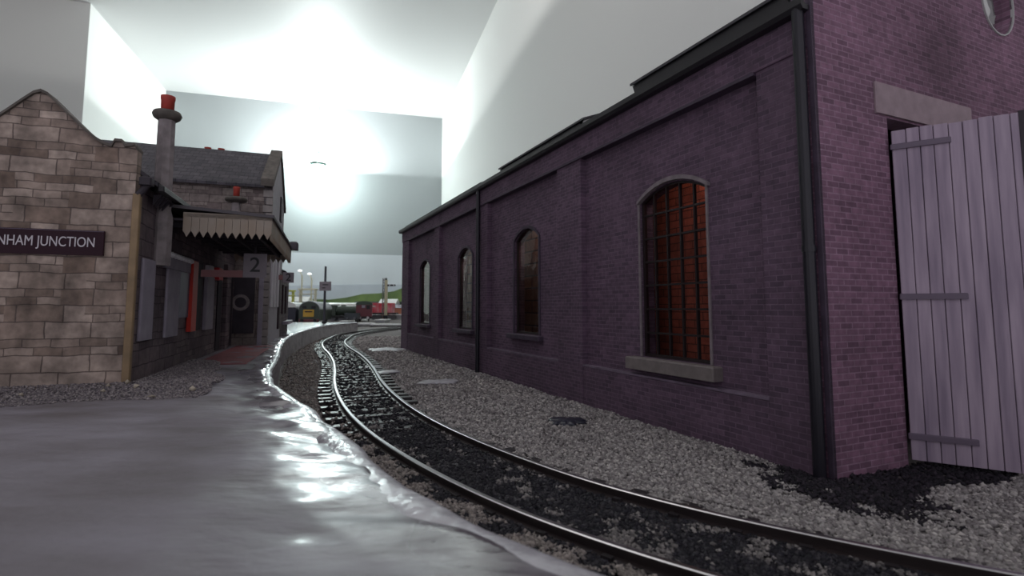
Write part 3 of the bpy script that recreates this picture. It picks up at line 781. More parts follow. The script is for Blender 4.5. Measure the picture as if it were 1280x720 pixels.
# raised roof vents near the eaves
def vent(x0, x1, y0, y1, zb, h):
    r = MB()
    r.prism([(x0, y0, zb), (x0, y1, zb + .40 * (y0 - y1)), (x0 + .12, y1, zb + .40 * (y0 - y1) + h), (x0 + .12, y0, zb + h)], (x1 - x0 - .12, 0, 0))
    o_ = r.build('roof_vent', M['gutter'], sh)
    t = MB(); t.prism([(x0 - .08, y0 + .05, zb + h), (x0 - .08, y1, zb + h + .40 * (y0 - y1)), (x0 - .08, y1, zb + h + .05 + .40 * (y0 - y1)), (x0 - .08, y0 + .05, zb + h + .05)], (x1 - x0 + .1, 0, 0))
    t.build('vent_lid', M['roofing'], o_)
    e = MB(); e.prism([(x0 - .05, y0, zb + .02), (x0 - .05, y1, zb + .02 + .40 * (y0 - y1)), (x0 - .05, y1, zb + h + .40 * (y0 - y1)), (x0 - .05, y0, zb + h)], (.05, 0, 0))
    e.build('vent_end', M['pale'], o_)
vent(0.3, 3.95, -0.05, -1.1, 6.38, 0.30)
vent(6.0, 11.0, -0.15, -1.1, 6.42, 0.22)
vent(12.6, 23.6, -0.10, -1.1, 6.40, 0.10)

# plank door standing open, hinged at the left of the opening
dr = bpy.data.objects.new('door', None); COL.objects.link(dr); dr.parent = sh
dr.location = (-0.06, D0, 0); dr.empty_display_size = .2
# world heading of leaf (0.83,-0.55) -> local
hd = atan2(-0.55, 0.83) - (pi / 2 + SHED_A); dr.rotation_euler = (0, 0, hd)
dr['label'] = 'pale plank door leaf standing open'
mb = MB(); xx = 0.0; Wd = 1.36
wds = [.17, .15, .16, .03, .16, .15, .17, .15, .16, .06]
k = 0
while xx < Wd - .02:
    wv = [0.17, 0.155, 0.15, 0.165, 0.15, 0.16, 0.155, 0.165, .16][k % 9]; x2 = min(Wd, xx + wv)
    mb.box(xx + .004, x2 - .004, -.03 + random.uniform(-.006, .006), .03, .10, 4.70 + random.uniform(-.01, .01), ch=0.006); xx = x2; k += 1
mb.box(0, Wd, -.0, .025, .12, 4.68, mi=1)
M['doorplain'] = mat('door_wood', C(176, 160, 176), 0.6, col2=C(138, 124, 142), nscale=2.6)
_nt = M['doorplain'].node_tree; _mp = _nt.nodes.new('ShaderNodeMapping'); _mp.inputs['Scale'].default_value = (3.2, 1, .25)
_ns = [x for x in _nt.nodes if x.type == 'TEX_NOISE'][0]; _tc = [x for x in _nt.nodes if x.type == 'TEX_COORD'][0]
_nt.links.new(_tc.outputs['Object'], _mp.inputs[0]); _nt.links.new(_mp.outputs[0], _ns.inputs['Vector'])
mb.build('planking', [M['doorplain'], M['darkwood']], dr)
for z, L_ in ((0.42, .72), (2.32, .72), (4.46, .66)):
    MB().box(-.02, L_, -.065, -.03, z - .04, z + .04, ch=.01).build('hinge_strap', M['strap'], dr)
MB().box(Wd - .005, Wd + .05, -.035, .035, .08, 4.72).build('edge_board', M['darkwood'], dr)

# second leaf, closed side of the opening
MB().box(0.02, .08, D1, D1 + 1.38, .08, 4.85, ch=.01).build('door', M['doorplain'], sh)

# ------------------------------------------------------------------ station building (local x: along the platform away, local y: to the left)
SA = radians(19)
st = thing('station_building', 'grey stone station building with curved gable, platform canopy and tall chimney', 'building', (-6.14, 8.72, PZ), pi / 2 + SA)
z0 = -0.05
def zl(z): return z - PZ
# near gable
half = [(0.12, 4.70), (0.12, 4.78), (.16, 4.86), (.2, 4.84), (.3, 4.82), (.34, 4.9), (.44, 4.9), (.48, 4.80), (.58, 4.83), (.70, 4.90), (.85, 5.02), (1.05, 5.22), (1.25, 5.43), (1.38, 5.56), (1.47, 5.60)]
prof = half + [(2.94 - y, z) for y, z in half[::-1][1:]]
mb = MB(); poly = [(0.0, y, zl(z)) for y, z in prof] + [(0.0, 2.82, z0), (0.0, 0.12, z0)]
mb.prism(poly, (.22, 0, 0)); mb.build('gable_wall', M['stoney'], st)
mb = MB()
for (y1, z1), (y2, z2) in zip(prof[:-1], prof[1:]):
    if y1 == y2: continue
    mb.prism([(-.05, y1, zl(z1)), (-.05, y2, zl(z2)), (-.05, y2, zl(z2) + .045), (-.05, y1, zl(z1) + .045)], (.32, 0, 0))
mb.build('gable_coping', M['coping'], st)
# side wall with reveals
XL = 9.95; WT = zl(4.28)
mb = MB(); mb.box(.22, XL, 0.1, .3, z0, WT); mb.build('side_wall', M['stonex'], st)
MB().box(.22, XL, 2.74, 2.94, z0, WT).build('rear_wall', M['stonex'], st)
MB().box(-.05, .06, .03, .14, 0.0, zl(4.05), ch=.012).build('rain_pipe', M['ochre'], st)
mb = MB(); mb.cyl((0, .08, zl(4.02)), (.05, -.06, zl(4.25)), .055, .05, n=10); mb.box(-.08, .12, -.12, .06, zl(4.2), zl(4.34), ch=.02)
mb.build('rain_hopper', M['canopyund'], st)
mb = MB(); mb.prism([(.2, -.16, zl(4.22)), (.2, 1.47, zl(5.42)), (.2, 3.1, zl(4.22)), (.2, 3.1, zl(4.30)), (.2, 1.47, zl(5.50)), (.2, -.16, zl(4.30))], (XL - .2, 0, 0)); mb.build('roof', M['slate'], st)
mb = MB(); mb.box(.2, XL, -.24, -.14, zl(4.16), zl(4.26), ch=.015); mb.build('gutter', M['gutter'], st)
mb = MB()
for k in range(5): mb.prism([(.5 + k * .18, 0, zl(3.95)), (.5 + k * .18, -.14, zl(4.14)), (.5 + k * .18, 0, zl(4.14))], (.05, 0, 0))
mb.build('eaves_bracket', M['canopyund'], st)
# wall panels, windows, doors on the side wall
def panel(name, x0_, x1_, za, zb, m, d=.05, y=0.10, label=None):
    o_ = MB().box(x0_, x1_, y - d, y + .0, zl(za), zl(zb), ch=min(.012, d / 3)).build(name, m, st)
    if label: o_['label'] = label
    return o_
panel('notice_board', .42, 1.10, 1.60, 3.02, M['poster'], label='tall pale notice board')
panel('notice_board', 1.92, 2.85, 1.58, 2.95, M['poster'], label='pale notice board beside the window')
fr = panel('window_frame', 1.66, 3.62, 2.95, 3.22, M['poster'], .07)
fr = panel('window_frame', 2.88, 3.70, 1.95, 3.02, M['bluepanel'], .04)
for k in range(9): MB().lathe([(.02, 0), (.06, .02), (.07, .06), (.04, .1), (.01, .12)], (1.8 + k * .22, .03, zl(3.16)), n=10).build('flower_pot', M['white'], st, smooth=True)
panel('door_frame', 3.72, 4.22, 1.62, 3.26, M['red'], .10, label='orange red door frame')
panel('doorway', 4.25, 5.10, 1.62, 3.30, M['dark'], .02)
panel('notice_board', 5.35, 6.25, 1.60, 3.00, M['poster'], .09, label='lavender white notice board')
panel('lamp_box', 5.4, 5.9, 3.08, 3.28, M['offwhite'], .12)
panel('red_box', 6.3, 6.9, 2.95, 3.28, M['redbox'], .18, label='small bright red box on the wall')
panel('doorway', 7.1, 7.7, .95, 3.1, M['dark'], .03)
panel('stone_pier', 8.0, 8.7, .92, 3.5, M['stonex'], .12)
panel('doorway', 8.9, 9.6, .95, 3.2, M['dark'], .03)
MB().box(3.2, 9.6, -1.25, -.12, .0, .012).build('paving_strip', M['redpave'], st)
# chimney breast and stack
def stack(x, y, zb, zt, r, pot_h, capr, name='chimney_stack'):
    mb = MB(); n = 8
    mb.lathe([(r * 1.25, zl(zb)), (r * 1.25, zl(zb) + .9), (r * 1.0, zl(zb) + 1.05), (r * .95, zl(zt))], (x, y, 0), n=8)
    ck = mb.build(name, M['chimney'], st)
    MB().lathe([(r * 1.0, zl(zt) - .02), (capr * .9, zl(zt) + .03), (capr, zl(zt) + .09), (capr * .9, zl(zt) + .15), (r * .9, zl(zt) + .17)], (x, y, 0), n=16).build('chimney_cap', M['coping'], ck, smooth=True)
    MB().lathe([(r * .72, zl(zt) + .16), (r * .74, zl(zt) + pot_h), (r * .80, zl(zt) + pot_h + .02), (r * .80, zl(zt) + pot_h + .08), (r * .55, zl(zt) + pot_h + .08), (r * .5, zl(zt) + pot_h - .05)], (x, y, 0), n=16).build('chimney_pot', M['pot'], ck, smooth=True)
stack(1.27, .06, 2.95, 5.75, .155, .38, .25)
stack(8.6, -.06, 4.25, 5.55, .13, .42, .34)
# canopy
CX0, CX1, CY0, CY1, CZ = 1.35, 7.3, -.28, -1.84, zl(3.98)
cn = bpy.data.objects.new('canopy', None); COL.objects.link(cn); cn.parent = st; cn.empty_display_size = .2
cn['label'] = 'platform canopy with cream saw-tooth valance'
mb = MB(); mb.prism([(CX0 - .04, CY0 + .3, CZ + .10), (CX0 - .04, CY1 - .04, CZ - .02), (CX0 - .04, CY1 - .04, CZ + .04), (CX0 - .04, CY0 + .3, CZ + .16)], (CX1 - CX0 + .1, 0, 0)); mb.build('canopy_roof', M['leadroof'], cn)
mb = MB(); mb.box(CX0 + .02, CX1 - .02, CY1 + .02, CY0 + .25, CZ - .14, CZ - .10)
for k in range(9): x = CX0 + .3 + k * .66; mb.box(x, x + .07, CY1 + .02, CY0 + .25, CZ - .24, CZ - .12)
for k in range(3): y = CY1 + .3 + k * .5; mb.box(CX0 + .1, CX1 - .1, y, y + .06, CZ - .30, CZ - .13)
mb.build('canopy_beams', M['canopyund'], cn)
def valance(p0, p1, n, name='valance'):
    p0 = Vector(p0); p1 = Vector(p1); d = (p1 - p0) / n; nrm = Vector((-d.y, d.x, 0)).normalized() * .03
    mb = MB()
    for k in range(n):
        a = p0 + d * k + d * .02; b = p0 + d * (k + 1) - d * .02; c = (a + b) / 2
        zt, zb = CZ, CZ - .36
        q = lambda p, z: (p.x, p.y, z)
        mb.prism([q(a, zt), q(b, zt), q(b, zb + .02), q(a.lerp(b, .8), zb - .02), q(c, zb - .10), q(a.lerp(b, .2), zb - .02), q(a, zb + .02)], nrm * random.uniform(.85, 1.1))
    mb.prism([(p0.x, p0.y, CZ - .07), (p1.x, p1.y, CZ - .07), (p1.x, p1.y, CZ + .02), (p0.x, p0.y, CZ + .02)], nrm * 1.6)
    mb.build(name, M['valance'], cn)
valance((CX0, CY0, 0), (CX0, CY1, 0), 11)
valance((CX0, CY1, 0), (CX1, CY1, 0), 44)
valance((CX1, CY1, 0), (CX1, CY0, 0), 11)
MB().box(CX1 - .4, CX1 + .15, CY1 - .2, CY1 + .05, CZ - .05, CZ + .18, ch=.04).build('corner_finial', M['leadroof'], cn)
# main two-storey block
MX, MY, MD, MW = 9.98, -.98, 5.2, 9.0
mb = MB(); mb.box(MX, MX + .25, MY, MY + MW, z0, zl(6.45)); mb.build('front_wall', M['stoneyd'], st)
mb = MB(); mb.prism([(MX, MY, z0), (MX + MD, MY, z0), (MX + MD, MY, zl(6.0)), (MX + MD - .2, MY, zl(6.5)), (MX + 2.6, MY, zl(8.25)), (MX, MY, zl(6.45))], (0, .25, 0))
mb.build('gable_end_wall', mat('pale_gable', C(168, 164, 170), 0.7, noise_amt=.08), st)
MB().box(MX + MD - .25, MX + MD, MY, MY + MW, z0, zl(6.4)).build('rear_wall', M['stoneyd'], st)
mb = MB(); mb.prism([(MX - .2, MY + .25, zl(6.34)), (MX + 2.6, MY + .25, zl(8.18)), (MX + MD + .2, MY + .25, zl(6.34)), (MX + MD + .2, MY + .25, zl(6.44)), (MX + 2.6, MY + .25, zl(8.30)), (MX - .2, MY + .25, zl(6.44))], (0, MW, 0))
mb.build('roof', M['slate'], st)
mb = MB()
mb.prism([(MX - .22, MY - .06, zl(6.40)), (MX + 2.6, MY - .06, zl(8.30)), (MX + 2.6, MY - .06, zl(8.48)), (MX - .22, MY - .06, zl(6.66))], (0, .42, 0))
mb.prism([(MX + 2.6, MY - .06, zl(8.30)), (MX + MD + .2, MY - .06, zl(6.40)), (MX + MD + .2, MY - .06, zl(6.60)), (MX + 2.6, MY - .06, zl(8.48))], (0, .42, 0))
mb.build('gable_coping', M['coping'], st)
mb = MB()
for k in range(20): mb.box(MX - .04, MX + .1, MY - .03, MY + (.28 if k % 2 else .18), k * .27 + .02, k * .27 + .26)
mb.build('quoin', mat('quoin_stone', C(150, 144, 140), .75, noise_amt=.15), st)
wf = MB().box(MX + 3.1, MX + 3.7, MY - .05, MY + .02, zl(5.7), zl(6.7)).build('window_frame', M['darkwood'], st)
for y in (1.25, 1.72): 
    ck = MB().box(12.9, 13.3, y - .16, y + .16, zl(7.7), zl(8.1)).build('chimney_stack', M['chimney'], st)
    MB().lathe([(.13, zl(8.1)), (.11, zl(8.42)), (.13, zl(8.48)), (.08, zl(8.48))], (13.1, y, 0), n=14).build('chimney_pot', M['pot'], ck)
# ground floor of the main block under the canopy
MB().box(MX - .06, MX, MY + .15, MY + .3, z0, zl(4.6)).build('rain_pipe', M['poster'], st)
pb_ = MB().box(MX - .05, MX, MY + .42, MY + 1.35, zl(1.3), zl(3.4), ch=.01).build('door', M['canopyund'], st)
mb = MB(); 
for i in range(20):
    a, b = 2 * pi * i / 20, 2 * pi * (i + 1) / 20; f = lambda t, r: (MX - .07, MY + .85 + r * sin(t), zl(2.35) + r * cos(t))
    mb.prism([f(a, .18), f(b, .18), f(b, .28), f(a, .28)], (.03, 0, 0))
mb.build('door_roundel', M['chimney'], pb_)
for x in (MX + .5, MX + 1.6, MX + 2.9):
    panel('window_frame', x, x + .55, 2.2, 4.4, M['offwhite'], .06, MY)
panel('doorway', MX + 3.7, MX + 4.4, 1.3, 3.6, M['signback'], .05, MY)
# low wing beyond
mb = MB(); mb.box(MX + MD, MX + MD + 4.6, MY, MY + 4, z0, zl(3.8)); mb.build('low_wing', M['stonex'], st)
MB().prism([(MX + MD, MY - .15, zl(3.8)), (MX + MD, MY + 2, zl(4.7)), (MX + MD, MY + 4.1, zl(3.8))], (4.7, 0, 0)).build('low_roof', M['slate'], st)
panel('window_frame', MX + MD + .5, MX + MD + 1.3, 1.9, 3.2, M['signback'], .06, MY)
panel('window_frame', MX + MD + 2.2, MX + MD + 3.0, 1.9, 3.2, M['signback'], .06, MY)
panel('sill', MX + MD + 1.2, MX + MD + 4.7, 1.4, 1.55, M['poster'], .25, MY)

# station name board (hangs on the gable)
def st_world(x, y, z):
    v = Matrix.Rotation(pi / 2 + SA, 3, 'Z') @ Vector((x, y, 0)); return Vector((-6.14 + v.x, 8.72 + v.y, z))
nbd = thing('station_name_board', 'dark maroon name board with white letters fixed to the stone gable', 'sign', st_world(-.005, 1.47, 3.2), pi / 2 + SA)
MB().box(-.045, 0, -.98, .98, -.20, .20, ch=.008).build('board', M['signback'], nbd)
text('lettering', 'NHAM JUNCTION', .225, (-.05, -.87, 0), (pi / 2, 0, -pi / 2), M['offwhite'], nbd, sx=.69, align='RIGHT', bold=0)
MB().box(-.052, -.044, -.97, .97, .182, .19).build('border', M['strap'], nbd)
# platform number signs
def num_sign(name, label, loc, w_, h_, size):
    t = thing(name, label, 'sign', loc, pi / 2 + SA, 'platform number signs')
    MB().box(-.03, .0, -w_ / 2, w_ / 2, -h_ / 2, h_ / 2, ch=.008).build('panel', M['signpanel'], t)
    text('numeral', '2', size, (-.036, 0, 0), (pi / 2, 0, -pi / 2), M['black'], t, bold=.003)
    return t
s1p = at(319, 332, 12.3)
t = num_sign('platform_number_sign', 'larger square platform 2 sign on pinkish bracket under the canopy', s1p, .5, .56, .48)
MB().box(-.02, .02, .25, 1.1, -.28, -.12).build('bracket', M['dullred'], t)
MB().box(-.02, .02, -.02, .02, .2, 3.98 - .3 - s1p.z).build('hanger', M['canopyund'], t)
s2p = at(360.5, 347, 21.5)
t = num_sign('platform_number_sign', 'smaller platform 2 sign beyond the canopy, nearer the locomotives', s2p, .42, .42, .42)
MB().box(-.02, .02, .2, .98, -.1, .1).build('bracket', M['dullred'], t)

# gravel banked at the foot of the station
n1 = 110000
gx = RNG.uniform(-16, -3.4, n1); gy = RNG.uniform(5.6, 12.5, n1)
lx = (gx + 6.14) * (-sin(SA)) + (gy - 8.72) * cos(SA); ly = -(gx + 6.14) * cos(SA) - (gy - 8.72) * sin(SA)
nz1 = np.array([noise.noise(Vector((a * .8, b * .8, 9))) for a, b in zip(gx, gy)])
front = (lx < -.02) & (lx > -1.55 + nz1 * .45) & (ly > -1.25 + nz1 * .3)
side = (ly < -.02) & (ly > -1.30 + nz1 * .4 + np.clip(lx, 0, 9) * .20) & (lx >= -.3) & (lx < 4.5)
k = (front | side) & (RNG.random(n1) < .9)
dist = np.minimum(np.maximum(-lx, 0) if True else 0, 3); dist = np.where(lx < 0, -lx, -ly)
hgt = PZ + .005 + .07 * np.clip(1 - dist / 1.3, 0, 1)
chips('gravel', gx[k], gy[k], hgt[k], RNG.uniform(.012, .026, k.sum()), [C(136, 129, 130), C(120, 113, 116), C(150, 143, 142), C(106, 100, 105)], 'grey gravel banked along the foot of the stone station', 'gravel')
kk = k & (RNG.random(n1) < .0015) & (lx < 0)
chips('gravel', gx[kk], gy[kk], hgt[kk] + .03, RNG.uniform(.04, .065, kk.sum()), [C(176, 166, 150)], 'few larger cream stones on top of the grey gravel', 'gravel')

# ------------------------------------------------------------------ far yard
def box_thing(name, label, cat, Y, px0, px1, py0, py1, m): pass
# pole with small sign board on the platform
p = at(405, 403, 44); tz = at(405, 333, 44).z
t = thing('sign_post', 'tall dark post with small grey notice board at the platform end', 'sign', (p.x, 44, PZ))
MB().cyl((0, 0, 0), (0, 0, tz - PZ), .10, .085, n=12).build('post', mat('post_dark', C(60, 60, 70), .5), t)
b = MB().box(-.42, .56, -.16, -.10, 2.68, 3.44, ch=.02).build('board', M['signpanel'], t)
mb = MB()
for z, a, c in ((3.18, -.15, .32), (2.92, -.18, .08)): mb.box(a, c, -.18, -.155, z - .035, z + .035)
mb.build('notice_lines', M['black'], b)
MB().lathe([(.2, 0), (.2, .1), (.12, .25)], n=12).build('base', M['black'], t)

# signal post
p = at(482, 401, 90)
t = thing('signal_post', 'cream semaphore signal post with small dark and white arm beside the red wagon', 'signal', (p.x, 90, 0))
MB().box(-.22, .22, -.15, .15, .9, 6.9).build('post', mat('cream_post', C(196, 190, 160), .5), t)
MB().box(-.38, .38, -.3, .3, 0, .95, ch=.05).build('base', M['black'], t)
a = MB().box(.2, 1.6, -.2, -.1, 5.85, 6.15).build('arm', M['black'], t); MB().box(.55, .68, -.22, -.19, 5.9, 6.1).build('arm_band', M['white'], a); MB().box(1.25, 1.36, -.22, -.19, 5.9, 6.1).build('arm_band', M['white'], a)
MB().lathe([(.1, 6.9), (.16, 7.0), (.05, 7.3)], n=10).build('finial', M['black'], t)
p = at(479, 401, 93)
t = thing('lattice_post', 'grey lattice signal post close behind the cream one', 'signal', (p.x, 93, 0))
mb = MB()
for sx in (-.18, .18):
    for sy in (-.18, .18): mb.box(sx - .04, sx + .04, sy - .04, sy + .04, 0, 7.4)
mb.build('uprights', mat('lattice_grey', C(110, 112, 108), .5), t)
mb = MB()
for k_ in range(14):
    z = .3 + k_ * .5; s = 1 if k_ % 2 else -1
    mb.cyl((-.18 * s, -.18, z), (.18 * s, -.18, z + .5), .03, n=6); mb.cyl((-.18 * s, .18, z), (.18 * s, .18, z + .5), .03, n=6)
mb.build('lattice', M['strap'], t)

t3 = thing('railway_track', 'straight far yard track crossing behind the platform end in front of the locomotives', 'track')
rail_parts(P3, N3, t3); sleepers(P3, N3, t3, 2.0, 40)
# rolling stock -------------------------------------------------------------
M['dgreen'] = mat('dark_green', C(58, 70, 60), .35); M['coachroof'] = mat('roof_white', C(214, 216, 212), .25)
M['coachside'] = mat('coach_grey', C(150, 154, 158), .4); M['maroon'] = mat('maroon', C(104, 52, 60), .4); M['yellow'] = mat('warning_yellow', C(200, 160, 60), .5)
M['wred'] = mat('wagon_red', C(206, 60, 78), .5, col2=C(214, 150, 156), nscale=.8); M['steel'] = mat('wheel_grey', C(120, 120, 124), .4, metal=.6)
def wheels(parent, xs, y=.62, r=.45):
    for x in xs:
        for s in (-1, 1):
            MB().cyl((x, s * y, r), (x, s * (y + .12), r), r, n=18).build('wheel', M['steel'], parent)
def archpoly(w, z0_, zs, zt, n=12):
    return [(-w, z0_)] + [(-w * cos(pi * i / n), zs + (zt - zs) * sin(pi * i / n)) for i in range(n + 1)] + [(w, z0_)]
# diesel locomotive, nose towards the camera; local x across, y away
t = thing('diesel_locomotive', 'dark green round-roofed diesel locomotive facing the camera with a yellow front panel', 'locomotive', (-25.9, 68, 0), radians(12))
pr = archpoly(1.25, .55, 1.9, 2.98)
MB().prism([(x, .3, z) for x, z in pr], (0, 13, 0)).build('body', M['dgreen'], t)
rf = MB(); oo = archpoly(1.30, 1.9, 2.0, 3.06)[1:-1]; ii = archpoly(1.24, 1.9, 2.0, 2.98)[1:-1]
for k_ in range(len(oo) - 1): rf.prism([(oo[k_][0], .25, oo[k_][1]), (oo[k_ + 1][0], .25, oo[k_ + 1][1]), (ii[k_ + 1][0], .25, ii[k_ + 1][1]), (ii[k_][0], .25, ii[k_][1])], (0, 13.1, 0))
rf.build('roof', M['coachside'], t)
MB().box(-.72, .58, .18, .31, 1.05, 1.95, ch=.03).build('front_panel', M['yellow'], t)
MB().box(-.5, .4, .15, .19, 1.62, 1.78).build('number_strip', M['darkwood'], t)
for x in (-.85, .25): MB().box(x, x + .55, .22, .32, 2.1, 2.45, ch=.02).build('cab_window', M['black'], t)
MB().box(-1.2, 1.2, .1, .35, .35, .75, ch=.03).build('buffer_beam', M['maroon'], t)
for x in (-.8, .8): MB().cyl((x, .1, .6), (x, -.3, .6), .2, n=14).build('buffer', M['black'], t)
for yy in (1.5, 3.3, 10, 11.8):
    for s in (-1, 1): MB().cyl((s * .62, yy, .42), (s * .78, yy, .42), .42, n=16).build('wheel', M['black'], t)
# dark coach end beside it
t = thing('passenger_coach', 'dark blue-black coach end standing left of the green diesel', 'coach', (-29.2, 69, 0), radians(12))
pr = archpoly(1.15, .45, 2.1, 2.85)
MB().prism([(x, 0, z) for x, z in pr], (0, 9, 0)).build('body', mat('blueblack', C(34, 36, 52), .4), t)
MB().prism([(x, -.04, z) for x, z in archpoly(1.2, 2.25, 2.3, 2.95)], (0, 9.1, 0)).build('roof', M['coachroof'], t)
for yy in (1.4, 7):
    for s in (-1, 1): MB().cyl((s * .62, yy, .42), (s * .78, yy, .42), .42, n=16).build('wheel', M['steel'], t)
# row of pale coaches further back, side on
def coach(label, x, Y, L_, side, grp):
    t = thing('passenger_coach', label, 'coach', (x, Y, 0), radians(2), grp)
    MB().box(-L_ / 2, L_ / 2, -1.2, 1.2, .7, 2.5, ch=.05).build('body', side, t)
    MB().prism([(-L_ / 2 - .05, y, z) for y, z in archpoly(1.28, 2.45, 2.5, 3.1, 8)], (L_ + .1, 0, 0)).build('roof', M['coachroof'], t)
    k_ = 0; xx = -L_ / 2 + .5
    while xx < L_ / 2 - .8:
        MB().box(xx, xx + .7, -1.24, -1.19, 1.55, 2.15, ch=.02).build('window', M['black'], t); xx += 1.15
    MB().box(-L_ / 2 + .5, L_ / 2 - .5, -.9, .9, .45, .72).build('underframe', M['black'], t)
    wheels(t, (-L_ / 2 + 1, -L_ / 2 + 2.4, L_ / 2 - 2.4, L_ / 2 - 1))
coach('pale grey coach with white roof behind the green diesel', -36.2, 95, 9.0, M['coachside'], 'white roofed coaches in the far yard')
coach('pale grey coach with white roof, right one behind the dark sign post', -29.3, 94.2, 4.4, M['coachside'], 'white roofed coaches in the far yard')
# dark green tender / boiler locomotive side on
t = thing('steam_locomotive', 'long dark green boiler of a steam locomotive behind the small grey wagon', 'locomotive', (-28.2, 90, 0))
MB().cyl((-1.2, 0, 1.75), (3.0, 0, 1.75), .8, n=20).build('boiler', M['dgreen'], t, smooth=False)
MB().box(-2.6, -1.2, -1.1, 1.1, .8, 2.7, ch=.06).build('cab', M['dgreen'], t)
MB().box(-2.6, 3.2, -1.1, 1.1, .55, .95, ch=.03).build('running_plate', M['black'], t)
MB().cyl((2.4, 0, 2.4), (2.4, 0, 2.75), .2, .26, n=14).build('chimney', M['black'], t)
MB().box(-.6, .2, -.2, .2, 2.4, 2.66, ch=.05).build('dome', M['dgreen'], t)
MB().box(1.0, 4.6, .9, 2.0, 2.35, 2.55, ch=.03).build('roof', M['coachroof'], t)
wheels(t, (-1.8, -.3, 1.0, 2.3), r=.5)
# maroon guard's van
t = thing('goods_van', 'maroon goods van with small pale lamp standing left of the signal post', 'wagon', (-23.3, 84, 0), radians(14))
MB().prism([(x, 0, z) for x, z in archpoly(1.22, .8, 2.6, 3.2, 10)], (0, 5, 0)).build('body', M['maroon'], t)
MB().prism([(x, -.06, z) for x, z in archpoly(1.3, 2.68, 2.72, 3.28, 10)], (0, 5.1, 0)).build('roof', M['dgreen'], t)
MB().box(-.35, .15, -.1, .0, 2.2, 2.6, ch=.03).build('lamp_plate', M['poster'], t)
MB().box(.35, .9, -.04, .02, 2.0, 2.6).build('window', M['black'], t)
MB().box(-1.15, 1.15, -.12, .05, .5, .85, ch=.03).build('buffer_beam', M['black'], t)
for x in (-.6, .6): MB().cyl((x, -.1, .65), (x, -.45, .65), .2, n=12).build('buffer', M['offwhite'], t)
for yy in (1, 4):
    for s in (-1, 1): MB().cyl((s * .62, yy, .45), (s * .78, yy, .45), .45, n=16).build('wheel', M['black'], t)
# small mineral wagon
t = thing('mineral_wagon', 'small dark grey open wagon in front of the steam locomotive', 'wagon', (-24.15, 80, 0), radians(6))
mb = MB(); mb.box(-.95, .95, 0, .06, .55, 1.4); mb.box(-.95, .95, 2.4, 2.46, .55, 1.4); mb.box(-.95, -.89, 0, 2.4, .55, 1.4); mb.box(.89, .95, 0, 2.4, .55, 1.4); mb.box(-.9, .9, .05, 2.4, .5, .6)
mb.build('body', mat('wagon_grey', C(66, 72, 78), .5), t)
for yy in (.5, 1.9):
    for s in (-1, 1): MB().cyl((s * .62, yy, .35), (s * .78, yy, .35), .35, n=16).build('wheel', M['black'], t)
for x in (-.55, .55): MB().cyl((x, 0, .62), (x, -.3, .62), .14, n=12).build('buffer', M['steel'], t)
# red container wagon
t = thing('flat_wagon', 'dark flat wagon carrying the red container behind the signal post', 'wagon', (-24.1, 100, 0))
MB().box(-2.3, 2.6, -1.1, 1.1, 1.0, 1.3, ch=.03).build('deck', M['black'], t); wheels(t, (-1.7, -.8, 1.0, 1.9))
t = thing('container', 'bright red and pink container riding on the flat wagon', 'container', (-24.1, 100, 1.3))
MB().box(-1.95, 1.95, -1.0, 1.0, 0, 1.8, ch=.05).build('body', M['wred'], t)
mb = MB()
for i in range(6): mb.box(-1.8 + i * .68, -1.74 + i * .68, -1.03, -.99, .1, 1.7)
mb.build('side_rib', M['redbox'], t)
# pale slabs in the yard
for i, (a, b_, Y, h, lab) in enumerate([(468, 481, 80, .45, 'white low loading slab left of the signal base'), (486, 503, 103, .95, 'white low slab beyond and right of the signal post'), (424, 434, 76, .35, 'white slab lying before the small grey wagon'), (358, 372, 76, .35, 'white slab left of the diesel locomotive')]):
    p0 = at(a, 395, Y); p1 = at(b_, 395, Y)
    t = thing('loading_slab', lab, 'platform', ((p0.x + p1.x) / 2, Y, 0))
    hw = (p1.x - p0.x) / 2; MB().box(-hw, hw, 0, 4, h - .15, h, ch=.03).build('slab_top', M['white'], t); MB().box(-hw + .1, hw - .1, .1, 3.9, 0, h - .15).build('slab_base', M['coachside'], t)
# low white slabs painting the light reflected off the yard floor
for x, y, l_, w_, h_, lab in ((-27, 52.5, 17, 2.6, .25, 'long white floor-glare slab right behind the platform end'), (-24.5, 71.5, 12, 1.8, .2, 'long white floor-glare slab directly before the goods van and mineral wagon'), (-15.5, 66, 3.6, 1.3, .22, 'short pale floor-glare slab beyond the far shed corner')):
    t = thing('floor_glare_slab', lab, 'slab', (x, y, 0))
    MB().box(-l_ / 2, l_ / 2, -w_ / 2, w_ / 2, .02, h_, ch=.03).build('slab_top', M['white'], t); MB().box(-l_ / 2 - .1, l_ / 2 + .1, -w_ / 2 - .1, w_ / 2 + .1, -.05, .06).build('slab_base', M['coachside'], t)
# yard lamps and cream gantries
def gantry(label, xa, xb, Y, zt, col):
    t = thing('loading_gantry', label, 'gantry', ((xa + xb) / 2, Y, 0)); hw = (xb - xa) / 2
    MB().box(-hw, hw, -.8, .8, zt - .35, zt, ch=.04).build('deck', col, t)
    MB().box(-hw, hw, -.8, .8, zt - 1.25, zt - 1.1).build('lower_deck', col, t)
    for x in (-hw + .25, hw - .25): MB().box(x - .18, x + .18, -.3, .3, 0, zt - .3).build('leg', col, t)
gcol = mat('gantry_cream', C(232, 230, 206), .5)
M['lamphead'] = mat('lit_lamp_head', C(240, 240, 240), .4, emit=(1, 1, 1, 1), estr=1.0)
gantry('cream two-deck loading gantry below the two white yard lamps', -44.0, -40.4, 110, 6.2, gcol)
gantry('yellow green loading gantry just right of the station corner', -48.6, -45.4, 111, 5.9, mat('gantry_yellow', C(196, 200, 96), .5))
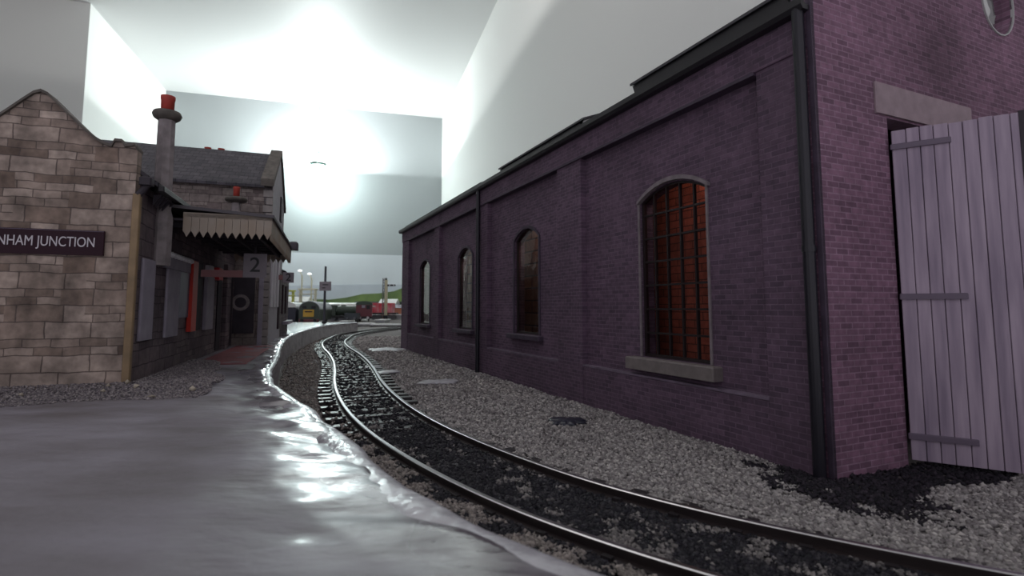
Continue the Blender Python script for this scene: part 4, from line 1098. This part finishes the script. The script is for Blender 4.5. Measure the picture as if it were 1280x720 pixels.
def ylamp(label, px, py, Y):
    p = at(px, py, Y)
    t = thing('yard_lamp', label, 'lamp post', (p.x + .5, Y, 0), 0, 'yard lamps')
    mb = MB(); mb.cyl((0, 0, 0), (0, 0, p.z - 1.2), .2, .15, n=10); mb.cyl((0, 0, p.z - 1.2), (-.5, 0, p.z - .2), .12, n=8); mb.build('post', gcol, t)
    MB().lathe([(.15, -.28), (.48, -.2), (.42, .05), (.2, .18)], (-.5, 0, p.z), n=16).build('lamp_head', M['lamphead'], t, smooth=True)
ylamp('taller white-headed yard lamp, left of two over the cream gantry', 375, 338, 113)
ylamp('shorter white-headed yard lamp, right of two over the cream gantry', 387, 342, 112.6)
# pale buildings beyond
for i, (xa, xb, Y, h, cm, lab) in enumerate([(-66, -56, 128, 4.6, C(150, 168, 170), 'pale teal low warehouse behind the station corner'), (-55, -48.5, 126, 4.9, C(176, 184, 178), 'pale grey warehouse under the yellow gantry'), (-29.5, -25.8, 118, 4.2, C(170, 178, 182), 'pale grey hut right of the red container'), (-26.5, -22.5, 108, 2.9, C(176, 110, 86), 'low orange brown shed at the far shed corner')]):
    t = thing('yard_building', lab, 'building', ((xa + xb) / 2, Y, 0)); hw = (xb - xa) / 2
    MB().box(-hw, hw, 0, 4, 0, h * .75).build('wall', mat('yard_wall', cm, .6, noise_amt=.1, nscale=.5), t)
    MB().prism([(-hw - .1, -.2, h * .75), (-hw - .1, 2, h), (-hw - .1, 4.2, h * .75)], (2 * hw + .2, 0, 0)).build('roof', M['coachroof'] if i < 3 else M['strap'], t)
    k_ = -hw + .6
    while k_ < hw - 1: MB().box(k_, k_ + .7, -.05, 0.02, h * .3, h * .58).build('window', M['darkwood'], t); k_ += 1.5
# dark hedge line at the hill foot
mb = MB(); prv = None
for i in range(60):
    x = -24 + i * .55; 
    mb.lathe([(.1, 3.6), (.9, 3.9), (1.2, 4.7), (.9, 5.4 + .4 * noise.noise(Vector((i * .7, 0, 0)))), (.2, 5.9)], (x, 0, -3.6), n=8)
hd_ = mb.build('hedge', mat('hedge_green', C(38, 50, 36), .8, noise_amt=.4, nscale=1), smooth=True); hd_.location = (-17, 140, 1.6)
tag(hd_, 'dark green hedge line in front of the painted green hill', 'hedge', kind='stuff')
